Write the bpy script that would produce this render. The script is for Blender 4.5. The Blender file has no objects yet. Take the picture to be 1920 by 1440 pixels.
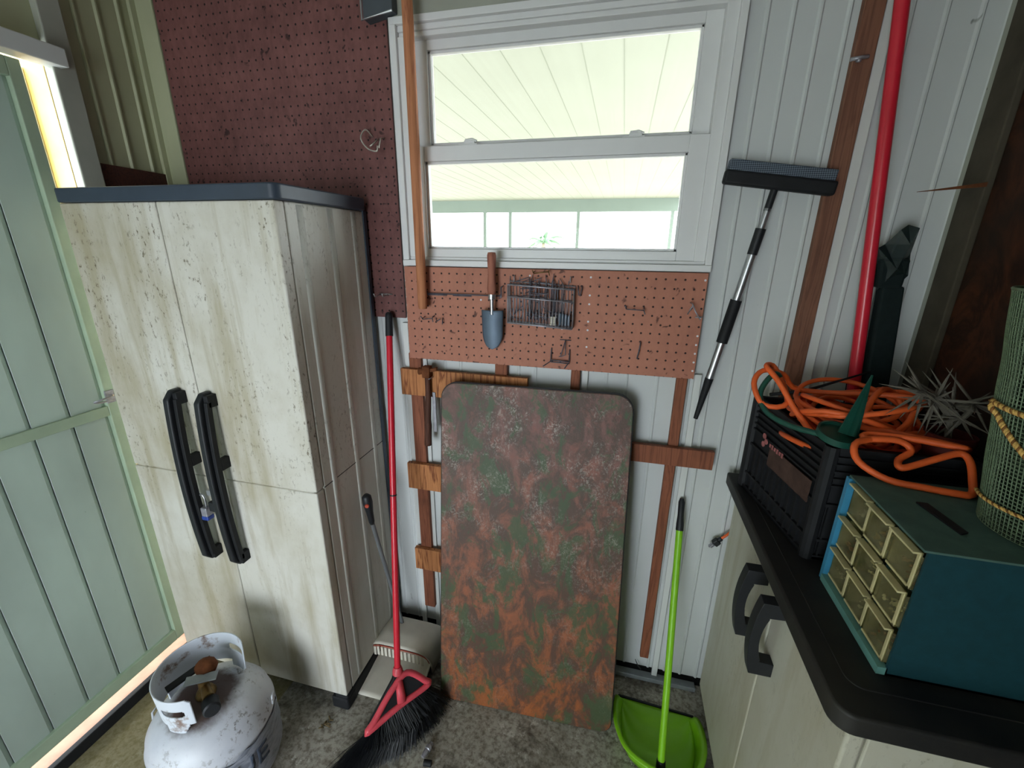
import bpy, bmesh, math, random
from math import pi, sin, cos, radians
from mathutils import Vector, Matrix, noise

# ------------------------------------------------------------------ camera, light, exposure
sc = bpy.context.scene
COL = sc.collection
sc.view_settings.view_transform = 'Standard'
sc.view_settings.look = 'None'
sc.view_settings.exposure = 0.28
sc.view_settings.gamma = 1.0
sc.view_settings.use_curve_mapping = False
sc.cycles.use_denoising = True
sc.cycles.max_bounces = 10
sc.cycles.transparent_max_bounces = 16
sc.cycles.caustics_reflective = False
sc.cycles.caustics_refractive = False
sc.cycles.sample_clamp_indirect = 4.0

cam_d = bpy.data.cameras.new('camera')
cam_d.sensor_width = 36.0
cam_d.lens = 806.9 / 1920 * 36.0
cam_d.clip_start = 0.02
cam_d.clip_end = 300
cam = bpy.data.objects.new('camera', cam_d)
COL.objects.link(cam)
right = Vector((0.97041348, 0.24126, 0.00955404))
down = Vector((0.08296808, -0.29603762, -0.95156609))
fwd = Vector((-0.22674648, 0.92420525, -0.30729578))
m = Matrix.Identity(4)
for i, v in enumerate((right, -down, -fwd)):
    m[0][i], m[1][i], m[2][i] = v
m.translation = (0, -1.31426, 1.55)
cam.matrix_world = m
sc.camera = cam

world = bpy.data.worlds.new('sky')
sc.world = world
world.use_nodes = True
bg = world.node_tree.nodes['Background']
bg.inputs['Color'].default_value = (0.86, 0.94, 1.0, 1)
bg.inputs['Strength'].default_value = 8.0

sun_d = bpy.data.lights.new('sun', 'SUN')
sun_d.energy = 3.5
sun_d.angle = radians(0.6)
sun_d.color = (1.0, 0.90, 0.76)
sun = bpy.data.objects.new('sun', sun_d)
COL.objects.link(sun)
sun.rotation_euler = Vector((0.35, 0.75, -0.6)).to_track_quat('-Z', 'Y').to_euler()

# daylight coming in through the open doorway behind the photographer
day_d = bpy.data.lights.new('doorway_daylight', 'AREA')
day_d.shape = 'RECTANGLE'
day_d.size = 0.95
day_d.size_y = 1.35
day_d.energy = 17.0
day_d.color = (0.80, 0.91, 1.0)
day = bpy.data.objects.new('doorway_daylight', day_d)
COL.objects.link(day)
day.location = (-0.75, -2.72, 0.75)
day.rotation_euler = (radians(90), 0, 0)

rnd = random.Random(7)

# ------------------------------------------------------------------ materials
def S(r, g, b):
    f = lambda c: ((c / 255 + 0.055) / 1.055) ** 2.4 if c > 10 else c / 255 / 12.92
    return (f(r), f(g), f(b), 1)

class NT:
    def __init__(s, name):
        s.m = bpy.data.materials.new(name); s.m.use_nodes = True
        s.t = s.m.node_tree; s.n = s.t.nodes; s.b = s.n['Principled BSDF']
        s.tc = s.n.new('ShaderNodeTexCoord')
    def l(s, a, b): s.t.links.new(a, b)
    def mapping(s, scale=(1, 1, 1), loc=(0, 0, 0), rot=(0, 0, 0)):
        q = s.n.new('ShaderNodeMapping'); q.inputs['Scale'].default_value = scale
        q.inputs['Location'].default_value = loc; q.inputs['Rotation'].default_value = rot
        s.l(s.tc.outputs['Object'], q.inputs['Vector']); return q.outputs['Vector']
    def noise(s, vec, scale=5, detail=6, rough=.6, dist=0):
        q = s.n.new('ShaderNodeTexNoise'); q.inputs['Scale'].default_value = scale
        q.inputs['Detail'].default_value = detail; q.inputs['Roughness'].default_value = rough
        q.inputs['Distortion'].default_value = dist
        s.l(vec, q.inputs['Vector']); return q.outputs['Fac']
    def ramp(s, fac, stops, interp='LINEAR'):
        q = s.n.new('ShaderNodeValToRGB'); cr = q.color_ramp; cr.interpolation = interp
        while len(cr.elements) < len(stops): cr.elements.new(0.5)
        for e, (p, c) in zip(cr.elements, stops):
            e.position = p; e.color = c if isinstance(c, tuple) else (c, c, c, 1)
        s.l(fac, q.inputs['Fac']); return q.outputs['Color']
    def mix(s, fac, a, b, mode='MIX'):
        q = s.n.new('ShaderNodeMix'); q.data_type = 'RGBA'; q.blend_type = mode
        for k, v in ((0, fac), (6, a), (7, b)):
            if isinstance(v, (int, float, tuple)): q.inputs[k].default_value = v
            else: s.l(v, q.inputs[k])
        return q.outputs[2]
    def math(s, op, a, b=0.0, c=0.0):
        q = s.n.new('ShaderNodeMath'); q.operation = op
        for k, v in enumerate((a, b, c)):
            if isinstance(v, (int, float)): q.inputs[k].default_value = v
            else: s.l(v, q.inputs[k])
        return q.outputs[0]
    def sep(s, vec):
        q = s.n.new('ShaderNodeSeparateXYZ'); s.l(vec, q.inputs[0]); return q.outputs
    def bump(s, h, strength=.3, dist=.002):
        q = s.n.new('ShaderNodeBump'); q.inputs['Strength'].default_value = strength
        q.inputs['Distance'].default_value = dist
        s.l(h, q.inputs['Height']); s.l(q.outputs[0], s.b.inputs['Normal'])
    def fin(s, color, rough=.6, metal=0, spec=.4):
        if isinstance(color, tuple): s.b.inputs['Base Color'].default_value = color
        else: s.l(color, s.b.inputs['Base Color'])
        if isinstance(rough, (int, float)): s.b.inputs['Roughness'].default_value = rough
        else: s.l(rough, s.b.inputs['Roughness'])
        s.b.inputs['Metallic'].default_value = metal
        s.b.inputs['Specular IOR Level'].default_value = spec
        return s.m

def plain(name, c, rough=.5, metal=0, spec=.4, var=.12, scale=30, bump=.1):
    t = NT(name); v = t.mapping()
    n = t.noise(v, scale, 5)
    lo = tuple(x * (1 - var) for x in c[:3]) + (1,); hi = tuple(min(1, x * (1 + var)) for x in c[:3]) + (1,)
    col = t.ramp(n, [(.3, lo), (.7, hi)])
    if bump: t.bump(n, bump, .001)
    return t.fin(col, rough, metal, spec)

M = {}
M['alu'] = plain('brushed_aluminium', S(190, 192, 196), .33, .9, .5, .08, 60)
M['steel'] = plain('dull_steel', S(158, 156, 164), .4, .45, .5, .2, 80)
M['wire_dark'] = plain('dark_wire', S(100, 98, 108), .45, .4, .5, .2, 80)
M['wire_light'] = plain('bright_wire', S(205, 200, 190), .35, .7, .5, .1, 80)
M['black'] = plain('black_plastic', S(28, 30, 34), .5, 0, .4, .15, 40)
M['black_dusty'] = plain('dusty_black_plastic', S(26, 27, 30), .65, 0, .3, .25, 25)
M['cap_blue'] = plain('charcoal_blue_plastic', S(52, 62, 76), .45, 0, .45, .15, 12)
M['red'] = plain('red_paint', S(205, 38, 56), .28, 0, .5, .06, 20)
M['red_plastic'] = plain('faded_red_plastic', S(208, 74, 86), .45, 0, .4, .15, 30)
M['red_dull'] = plain('dull_red_plastic', S(190, 80, 60), .5, 0, .4, .1, 30)
M['green'] = plain('lime_plastic', S(132, 196, 30), .38, 0, .45, .06, 10)
M['orange'] = plain('orange_cable', S(226, 98, 44), .5, 0, .4, .15, 18)
M['dkgreen'] = plain('dark_green_plastic', S(22, 72, 60), .45, 0, .4, .15, 30)
M['grey_tube'] = plain('grey_pole', S(120, 122, 124), .4, .3, .4, .1, 30)
M['rope_a'] = plain('straw_rope', S(205, 165, 95), .85, 0, .2, .25, 120)
M['rope_b'] = plain('brown_rope', S(130, 90, 50), .85, 0, .2, .3, 120)
M['mesh_green'] = plain('green_coated_wire', S(98, 116, 90), .55, .2, .4, .2, 60)
M['mesh_core'] = plain('rolled_mesh_layers', S(50, 64, 50), .8, 0, .2, .35, 130)
M['foam'] = plain('dark_foam', S(22, 32, 32), .85, 0, .2, .2, 50)
M['spike'] = plain('dried_spine', S(104, 99, 90), .8, 0, .2, .3, 60)
M['pot'] = plain('maroon_pot', S(92, 34, 30), .6, 0, .3, .2, 20)
M['slate'] = plain('slate_grey_metal', S(92, 106, 122), .5, .4, .4, .12, 25)
M['white_frame'] = plain('white_vinyl', S(222, 222, 222), .4, 0, .4, .03, 6, .03)
M['sill_grey'] = plain('weathered_aluminium_sill', S(150, 156, 160), .5, .3, .4, .2, 20)
M['blackgap'] = plain('black_gap', S(18, 18, 18), .9, 0, .1, .2, 20)
M['bone'] = plain('off_white_plastic', S(214, 208, 194), .5, 0, .4, .07, 14)
M['blue'] = plain('blue_plastic', S(45, 70, 150), .4, 0, .4, .1, 30)
M['tealblue'] = plain('blue_steel_paint', S(62, 138, 176), .45, .1, .4, .1, 20)
M['tealgreen'] = plain('pale_teal_paint', S(108, 160, 152), .5, .1, .4, .15, 20)
M['tealdark'] = plain('dark_teal_steel', S(20, 62, 70), .6, .1, .4, .14, 60)
M['tealtop'] = plain('dusty_teal_top', S(74, 100, 92), .75, 0, .3, .14, 30)
M['cream'] = plain('yellowed_plastic', S(196, 186, 140), .4, 0, .4, .15, 30)
M['bark'] = plain('palm_bark', S(150, 135, 115), .9, 0, .2, .2, 8)
M['frond'] = plain('palm_frond', S(100, 130, 100), .6, 0, .3, .2, 8)
M['pinksill'] = plain('pinkish_threshold', S(152, 116, 100), .7, 0, .3, .15, 20)
M['yellow_wood'] = plain('cream_yellow_paint', S(228, 192, 120), .6, 0, .3, .12, 14)
M['brass'] = plain('tarnished_brass', S(130, 104, 62), .45, .7, .5, .3, 40)
M['rust'] = plain('rust', S(104, 62, 38), .85, .1, .2, .45, 30)
M['letter'] = plain('dark_lettering', S(70, 78, 92), .6, 0, .3, .2, 60)
M['debris'] = plain('dry_debris', S(100, 86, 60), .9, 0, .2, .5, 60)
M['pinklogo'] = plain('faded_pink_print', S(160, 98, 98), .7, 0, .2, .3, 60)
M['ground'] = plain('pale_driveway', S(205, 200, 188), .9, 0, .2, .05, 1)
M['beam'] = plain('pale_green_beam', S(112, 122, 112), .6, 0, .3, .05, 2)
M['beige_side'] = None

def mk_pegboard(name, base, dark, hole, white_rows):
    t = NT(name); v = t.mapping()
    s = t.sep(v); P = 0.0254
    fx = t.math('SUBTRACT', t.math('FRACT', t.math('DIVIDE', t.math('ADD', s[0], 5.0), P)), .5)
    fz = t.math('SUBTRACT', t.math('FRACT', t.math('DIVIDE', t.math('ADD', s[2], 5.0), P)), .5)
    d = t.math('SQRT', t.math('ADD', t.math('MULTIPLY', fx, fx), t.math('MULTIPLY', fz, fz)))
    hm = t.math('LESS_THAN', d, .115)
    n1 = t.noise(v, 3.5, 6, .65); n2 = t.noise(t.mapping((60, 60, 30)), 1, 4)
    col = t.ramp(n1, [(.3, dark), (.62, base)])
    col = t.mix(.35, col, t.ramp(n2, [(.35, dark), (.6, base)]))
    sp = t.ramp(t.noise(v, 38, 3, .5, .5), [(.28, 1.0), (.34, 0.0)])
    col = t.mix(t.math('MULTIPLY', sp, .75), col, hole)
    # a few holes show the white wall behind
    w = t.n.new('ShaderNodeTexWhiteNoise'); w.noise_dimensions = '3D'
    c = t.n.new('ShaderNodeCombineXYZ')
    t.l(t.math('FLOOR', t.math('DIVIDE', t.math('ADD', s[0], 5.0), P)), c.inputs[0])
    t.l(t.math('FLOOR', t.math('DIVIDE', t.math('ADD', s[2], 5.0), P)), c.inputs[2])
    t.l(c.outputs[0], w.inputs['Vector'])
    ci = t.math('FLOOR', t.math('DIVIDE', t.math('ADD', s[0], 5.0), P))
    colm = t.math('LESS_THAN', t.math('MINIMUM', t.math('ABSOLUTE', t.math('SUBTRACT', ci, 193.0)), t.math('MINIMUM', t.math('ABSOLUTE', t.math('SUBTRACT', ci, 205.0)), t.math('ABSOLUTE', t.math('SUBTRACT', ci, 170.0)))), .5)
    thr = t.math('ADD', t.math('MULTIPLY', colm, .6 if white_rows else 0.0), white_rows)
    hc = t.mix(t.math('LESS_THAN', w.outputs['Value'], thr), hole, S(215, 215, 220))
    col = t.mix(hm, col, hc)
    t.bump(t.math('SUBTRACT', 1.0, hm), .5, .002)
    return t.fin(col, .62, 0, .3)
M['peg_dark'] = mk_pegboard('dark_brown_hardboard', S(122, 80, 76), S(88, 54, 52), S(30, 18, 18), 0.0)
M['peg_light'] = mk_pegboard('tan_brown_hardboard', S(182, 122, 100), S(160, 104, 86), S(48, 28, 26), .02)

def mk_wood(name, a, b, along='x', freq=60, rough=.7, dirt=.25):
    t = NT(name)
    sc_ = {'x': (.05, 1, 1), 'y': (1, .05, 1), 'z': (1, 1, .06)}[along]
    v = t.mapping(sc_)
    n = t.noise(v, 30, 4, .5, 1.0)
    w = t.math('FRACT', t.math('MULTIPLY', n, 7.0))
    w = t.ramp(w, [(0, .0), (.25, 1.), (.8, .7), (1, 0.)])
    f = t.noise(t.mapping(tuple(k * 8 for k in sc_)), 40, 3)
    col = t.mix(w, b, a)
    col = t.mix(t.math('MULTIPLY', f, .5), col, b)
    g = t.ramp(t.noise(t.mapping(), 9, 4), [(.5, 0.), (.75, dirt)])
    col = t.mix(g, col, S(45, 30, 24))
    t.bump(w, .15, .001)
    return t.fin(col, rough, 0, .3)
M['wood_rail'] = mk_wood('orange_brown_plywood', S(206, 140, 88), S(112, 60, 34), 'z')
M['wood_stud'] = mk_wood('reddish_brown_wood', S(150, 92, 66), S(112, 64, 46), 'z')
M['wood_stud2'] = mk_wood('weathered_brown_wood', S(138, 96, 76), S(108, 72, 58), 'z')
M['wood_handle'] = mk_wood('turned_wood_handle', S(172, 112, 92), S(134, 82, 70), 'z')
M['wood_dark'] = mk_wood('dark_wood', S(84, 50, 40), S(56, 34, 30), 'x')
M['pole_wood'] = mk_wood('honey_wood_pole', S(196, 132, 92), S(160, 100, 72), 'z', dirt=.1)
M['hammer_wood'] = mk_wood('old_hammer_handle', S(96, 60, 46), S(66, 40, 32), 'z')

def mk_panel(name, base, dirtc, amt=.5):
    t = NT(name); v = t.mapping()
    n = t.noise(v, 2.2, 5); st = t.noise(t.mapping((9, 9, .8)), 1, 5)
    col = t.mix(t.math('MULTIPLY', t.ramp(n, [(.4, 0.), (.8, 1.)]), amt), base, dirtc)
    col = t.mix(t.ramp(st, [(.60, 0.), (.8, amt * .4)]), col, dirtc)
    sp = t.ramp(t.noise(t.mapping((34, 34, 20)), 1, 2, .4, .5), [(.19, 1.), (.22, 0.)])
    col = t.mix(t.math('MULTIPLY', sp, .75), col, S(70, 68, 62))
    t.bump(n, .1, .004)
    return t.fin(col, .5, .0, .4)
M['wall_white'] = mk_panel('white_ribbed_steel', S(204, 207, 207), S(172, 174, 168), .3)
M['wall_cream'] = mk_panel('greenish_cream_steel', S(176, 178, 146), S(140, 142, 116), .5)
M['trim_white'] = mk_panel('painted_white_wood', S(214, 216, 214), S(170, 170, 160), .3)
M['jamb'] = mk_panel('grimy_grey_paint', S(168, 170, 158), S(110, 112, 100), .7)

def mk_cabinet(name, base, grime, side=False, gamt=1.0):
    t = NT(name); v = t.mapping()
    grain = t.noise(t.mapping((140, 140, 5)), 1, 4, .6)
    blotch = t.noise(t.mapping((3.2, 3.2, 2.2)), 1, 6, .62)
    fine = t.noise(t.mapping((90, 90, 45)), 1, 5, .75)
    s = t.sep(v)
    drip = t.noise(t.mapping((16, 16, 1.6)), 1, 5, .6, .3)
    col = t.mix(t.ramp(blotch, [(.42, 0.), (.72, .55 * gamt)]), base, grime)
    col = t.mix(t.ramp(drip, [(.50, 0.), (.66, .45 * gamt)]), col, grime)
    hi = t.ramp(s[2], [(.75, 0.), (1.4, 1.)])       # mould specks are on the upper half
    spk = t.math('MULTIPLY', t.ramp(fine, [(.555, 0.), (.62, 1.)]), t.math('ADD', t.ramp(t.noise(t.mapping((9, 9, 2.6), (2, 5, 1)), 1, 5, .7), [(.46, 0.), (.62, .9)]), .06))
    spk = t.math('MULTIPLY', spk, t.math('ADD', t.math('MULTIPLY', hi, .75), .25))
    col = t.mix(t.math('MULTIPLY', spk, min(1, .9 * gamt)), col, S(96, 84, 62))
    t.bump(grain, .25, .0012)
    return t.fin(col, .55, 0, .35)
M['cab_white'] = mk_cabinet('mildewed_white_resin', S(206, 203, 194), S(160, 150, 122), gamt=1.5)
M['cab_side'] = mk_cabinet('greyed_white_resin', S(214, 213, 204), S(172, 164, 142), gamt=.7)
M['cab_white2'] = mk_cabinet('grimy_cream_resin', S(196, 194, 180), S(160, 150, 118), gamt=.9)

def mk_counter():
    t = NT('dusty_black_counter'); v = t.mapping()
    n = t.noise(v, 6, 6, .6); f = t.noise(v, 120, 3)
    col = t.ramp(n, [(.35, S(24, 24, 25)), (.7, S(48, 46, 41))])
    t.bump(f, .2, .001)
    return t.fin(col, .6, 0, .35)
M['counter'] = mk_counter()

def mk_table():
    t = NT('painted_camouflage_tabletop'); v = t.mapping()
    n1 = t.noise(t.mapping((12, 12, 7)), 1, 6, .68, .8)
    n2 = t.noise(t.mapping((14, 14, 8), (3, 1, 5)), 1, 6, .7, .6)
    n3 = t.noise(t.mapping((75, 75, 60), (1, 2, 3)), 1, 7, .85, 1.6)
    n4 = t.noise(t.mapping((8, 8, 7), (9, 4, 2)), 1, 5, .7)
    n5 = t.noise(t.mapping((55, 55, 22), (2, 7, 3)), 1, 6, .75, .5)
    s = t.sep(v)
    up = t.ramp(s[2], [(0.0, 0.), (1.0, 1.)])
    rust = t.mix(up, S(150, 84, 40), S(120, 80, 72))
    col = t.mix(t.ramp(n1, [(.42, 0.), (.54, .9)]), rust, S(78, 58, 48))
    col = t.mix(t.ramp(n5, [(.50, 0.), (.64, .6)]), col, S(70, 60, 48))
    col = t.mix(t.ramp(n2, [(.51, 0.), (.58, .85)]), col, S(62, 82, 52))
    col = t.mix(t.ramp(n2, [(.34, .75), (.44, 0.)]), col, t.mix(up, S(170, 94, 44), S(134, 82, 70)))
    amt = t.math('MULTIPLY', t.ramp(n4, [(.46, .0), (.62, 1.)]), t.ramp(s[2], [(.45, .20), (1.0, 1.)]))
    spl = t.math('MULTIPLY', t.ramp(n3, [(.52, 0.), (.56, 1.)]), amt)
    col = t.mix(t.math('MULTIPLY', spl, .75), col, S(190, 180, 170))
    t.bump(t.math('ADD', n3, n5), .5, .002)
    return t.fin(col, .45, 0, .5)
M['table'] = mk_table()

def mk_concrete():
    t = NT('stained_concrete'); v = t.mapping()
    n = t.noise(v, 2.6, 8, .68); f = t.noise(v, 60, 5, .7); b = t.noise(t.mapping((1, 1, 1), (7, 3, 0)), 5.5, 8, .7, .3)
    col = t.ramp(n, [(.3, S(136, 130, 118)), (.55, S(172, 167, 156)), (.75, S(196, 192, 182))])
    col = t.mix(t.ramp(f, [(.38, .7), (.56, 0.)]), col, S(84, 74, 60))
    col = t.mix(t.ramp(b, [(.52, 0.), (.62, .75)]), col, S(66, 58, 50))
    sp = t.ramp(t.noise(v, 20, 7, .8), [(.57, 0.), (.64, .75)])
    col = t.mix(sp, col, S(206, 202, 194))
    s = t.sep(v)
    ol = t.math('MULTIPLY', t.ramp(t.math('MULTIPLY', s[0], -1.), [(1.12 / 2, 0.), (1.2 / 2, 0.)]), 1.)
    o2 = t.math('MULTIPLY', t.math('GREATER_THAN', t.math('MULTIPLY', s[0], -1.), 1.06), .65)
    col = t.mix(o2, col, S(124, 112, 62))
    t.bump(t.math('ADD', t.math('MULTIPLY', f, .4), n), .5, .004)
    return t.fin(col, .8, 0, .3)
M['floor'] = mk_concrete()

def mk_ply():
    t = NT('dark_stained_plywood'); v = t.mapping()
    n = t.noise(t.mapping((2, 5, 2.5)), 1.4, 6, .6, 1.5)
    w = t.math('FRACT', t.math('MULTIPLY', n, 5.))
    col = t.mix(t.ramp(w, [(0, 0.), (.5, 1.), (1, 0.)]), S(44, 26, 17), S(80, 45, 27))
    col = t.mix(t.ramp(t.noise(v, 5, 5), [(.4, .7), (.6, 0.)]), col, S(36, 32, 27))
    t.bump(n, .2, .003)
    return t.fin(col, .75, 0, .25)
M['ply'] = mk_ply()

def mk_translucent(name, c, trans=.55):
    t = NT(name); v = t.mapping()
    n = t.noise(t.mapping((3, 3, 1.5)), 1, 4)
    dk = tuple(x * .82 for x in c[:3]) + (1,)
    col = t.ramp(n, [(.35, dk), (.65, c)])
    sp = t.ramp(t.noise(v, 45, 2, .4), [(.2, 1.), (.235, 0.)])
    col = t.mix(t.math('MULTIPLY', sp, .4), col, S(80, 80, 74))
    t.fin(col, .45, 0, .4)
    tr = t.n.new('ShaderNodeBsdfTranslucent'); t.l(col, tr.inputs['Color'])
    mx = t.n.new('ShaderNodeMixShader'); mx.inputs[0].default_value = trans
    t.l(t.b.outputs[0], mx.inputs[1]); t.l(tr.outputs[0], mx.inputs[2])
    t.l(mx.outputs[0], t.n['Material Output'].inputs[0])
    return t.m
M['door_panel'] = mk_translucent('pale_green_translucent_panel', S(184, 198, 190), .14)
M['door_frame'] = plain('pale_green_door_frame', S(164, 182, 158), .5, 0, .4, .1, 10)

def mk_glass(name, tint=(1, 1, 1, 1), refl=.06, rough=0.0):
    t = NT(name)
    for n in (t.b,): t.n.remove(n)
    tr = t.n.new('ShaderNodeBsdfTransparent'); tr.inputs[0].default_value = tint
    gl = t.n.new('ShaderNodeBsdfGlossy'); gl.inputs['Roughness'].default_value = rough
    lw = t.n.new('ShaderNodeFresnel'); lw.inputs[0].default_value = 1.15
    mx = t.n.new('ShaderNodeMixShader')
    t.l(lw.outputs[0], mx.inputs[0]); t.l(tr.outputs[0], mx.inputs[1]); t.l(gl.outputs[0], mx.inputs[2])
    t.l(mx.outputs[0], t.n['Material Output'].inputs[0])
    return t.m
M['glass'] = mk_glass('window_glass', (.97, .98, .97, 1))

def mk_clearplastic():
    t = NT('yellowed_clear_plastic'); v = t.mapping()
    t.fin(S(176, 170, 130), .25, 0, .6)
    tr = t.n.new('ShaderNodeBsdfTransparent'); tr.inputs[0].default_value = (.86, .84, .70, 1)
    mx = t.n.new('ShaderNodeMixShader')
    t.l(t.ramp(t.noise(v, 30, 4), [(.3, .06), (.7, .30)]), mx.inputs[0])
    t.l(tr.outputs[0], mx.inputs[1]); t.l(t.b.outputs[0], mx.inputs[2])
    t.l(mx.outputs[0], t.n['Material Output'].inputs[0])
    return t.m
M['clear'] = mk_clearplastic()
def mk_film():
    t = NT('smoky_plastic_film'); v = t.mapping()
    t.fin(S(40, 54, 54), .35, 0, .5)
    tr = t.n.new('ShaderNodeBsdfTransparent'); tr.inputs[0].default_value = (.45, .50, .50, 1)
    mx = t.n.new('ShaderNodeMixShader'); mx.inputs[0].default_value = .62
    t.l(tr.outputs[0], mx.inputs[1]); t.l(t.b.outputs[0], mx.inputs[2])
    t.l(mx.outputs[0], t.n['Material Output'].inputs[0])
    return t.m
M['film'] = mk_film()

def mk_tank():
    t = NT('worn_white_tank_paint'); v = t.mapping()
    n = t.noise(v, 5, 6); f = t.noise(v, 70, 5, .7); g = t.noise(t.mapping((1, 1, 1), (4, 4, 4)), 9, 5)
    col = t.ramp(n, [(.35, S(186, 190, 202)), (.65, S(210, 212, 220))])
    col = t.mix(t.math('MULTIPLY', t.ramp(f, [(.54, 0.), (.62, 1.)]), t.ramp(g, [(.46, 0.), (.62, .8)])), col, S(92, 82, 78))
    q = t.sep(v); ddx = t.math('ADD', q[0], 1.045); ddy = t.math('ADD', q[1], .655)
    dist = t.math('SQRT', t.math('ADD', t.math('MULTIPLY', ddx, ddx), t.math('MULTIPLY', ddy, ddy)))
    stn = t.math('ADD', dist, t.math('MULTIPLY', t.math('SUBTRACT', g, .5), .12))
    col = t.mix(t.ramp(stn, [(.070, .95), (.100, 0.)]), col, S(74, 50, 40))
    t.bump(f, .15, .001)
    return t.fin(col, .42, 0, .45)
M['tank'] = mk_tank()
def mk_sleeve():
    t = NT('shrivelled_label_film'); v = t.mapping()
    n = t.noise(t.mapping((14, 14, 40)), 1, 5, .6, .8)
    col = t.ramp(n, [(.35, S(132, 138, 152)), (.5, S(172, 176, 190)), (.65, S(120, 126, 140))])
    t.bump(n, .8, .006)
    return t.fin(col, .35, 0, .5)
M['sleeve'] = mk_sleeve()
def mk_collar():
    t = NT('rusty_white_collar'); v = t.mapping()
    f = t.noise(v, 14, 6, .7); s = t.sep(v)
    col = t.mix(t.ramp(f, [(.56, 0.), (.66, .85)]), S(210, 216, 226), S(112, 78, 52))
    return t.fin(col, .5, 0, .4)
M['collar'] = mk_collar()
def mk_roof():
    t = NT('cream_carport_pans'); v = t.mapping()
    n = t.noise(v, 1, 4); st = t.noise(t.mapping((60, .4, 1)), 1, 3)
    col = t.ramp(n, [(.3, S(138, 139, 124)), (.7, S(143, 144, 129))])
    col = t.mix(t.ramp(st, [(.4, .12), (.6, 0.)]), col, S(120, 120, 106))
    return t.fin(col, .6, 0, .3)
M['roof'] = mk_roof()
M['seam'] = plain('roof_seam', S(128, 130, 114), .7, 0, .3, .05, 4)
def mk_squeegee():
    t = NT('dark_mesh_scrubber'); v = t.mapping()
    q = t.n.new('ShaderNodeTexChecker'); q.inputs['Scale'].default_value = 300
    t.l(t.mapping((1, 1, 1), (0, 0, 0), (0, radians(45), 0)), q.inputs['Vector'])
    q.inputs[1].default_value = S(52, 60, 72); q.inputs[2].default_value = S(104, 114, 126)
    return t.fin(q.outputs[0], .7, 0, .3)
M['scrub'] = mk_squeegee()

# ------------------------------------------------------------------ geometry helpers
def frame_of(d):
    d = d.normalized()
    a = Vector((0, 0, 1)) if abs(d.z) < .95 else Vector((1, 0, 0))
    u = d.cross(a).normalized(); return u, d.cross(u).normalized()

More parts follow.
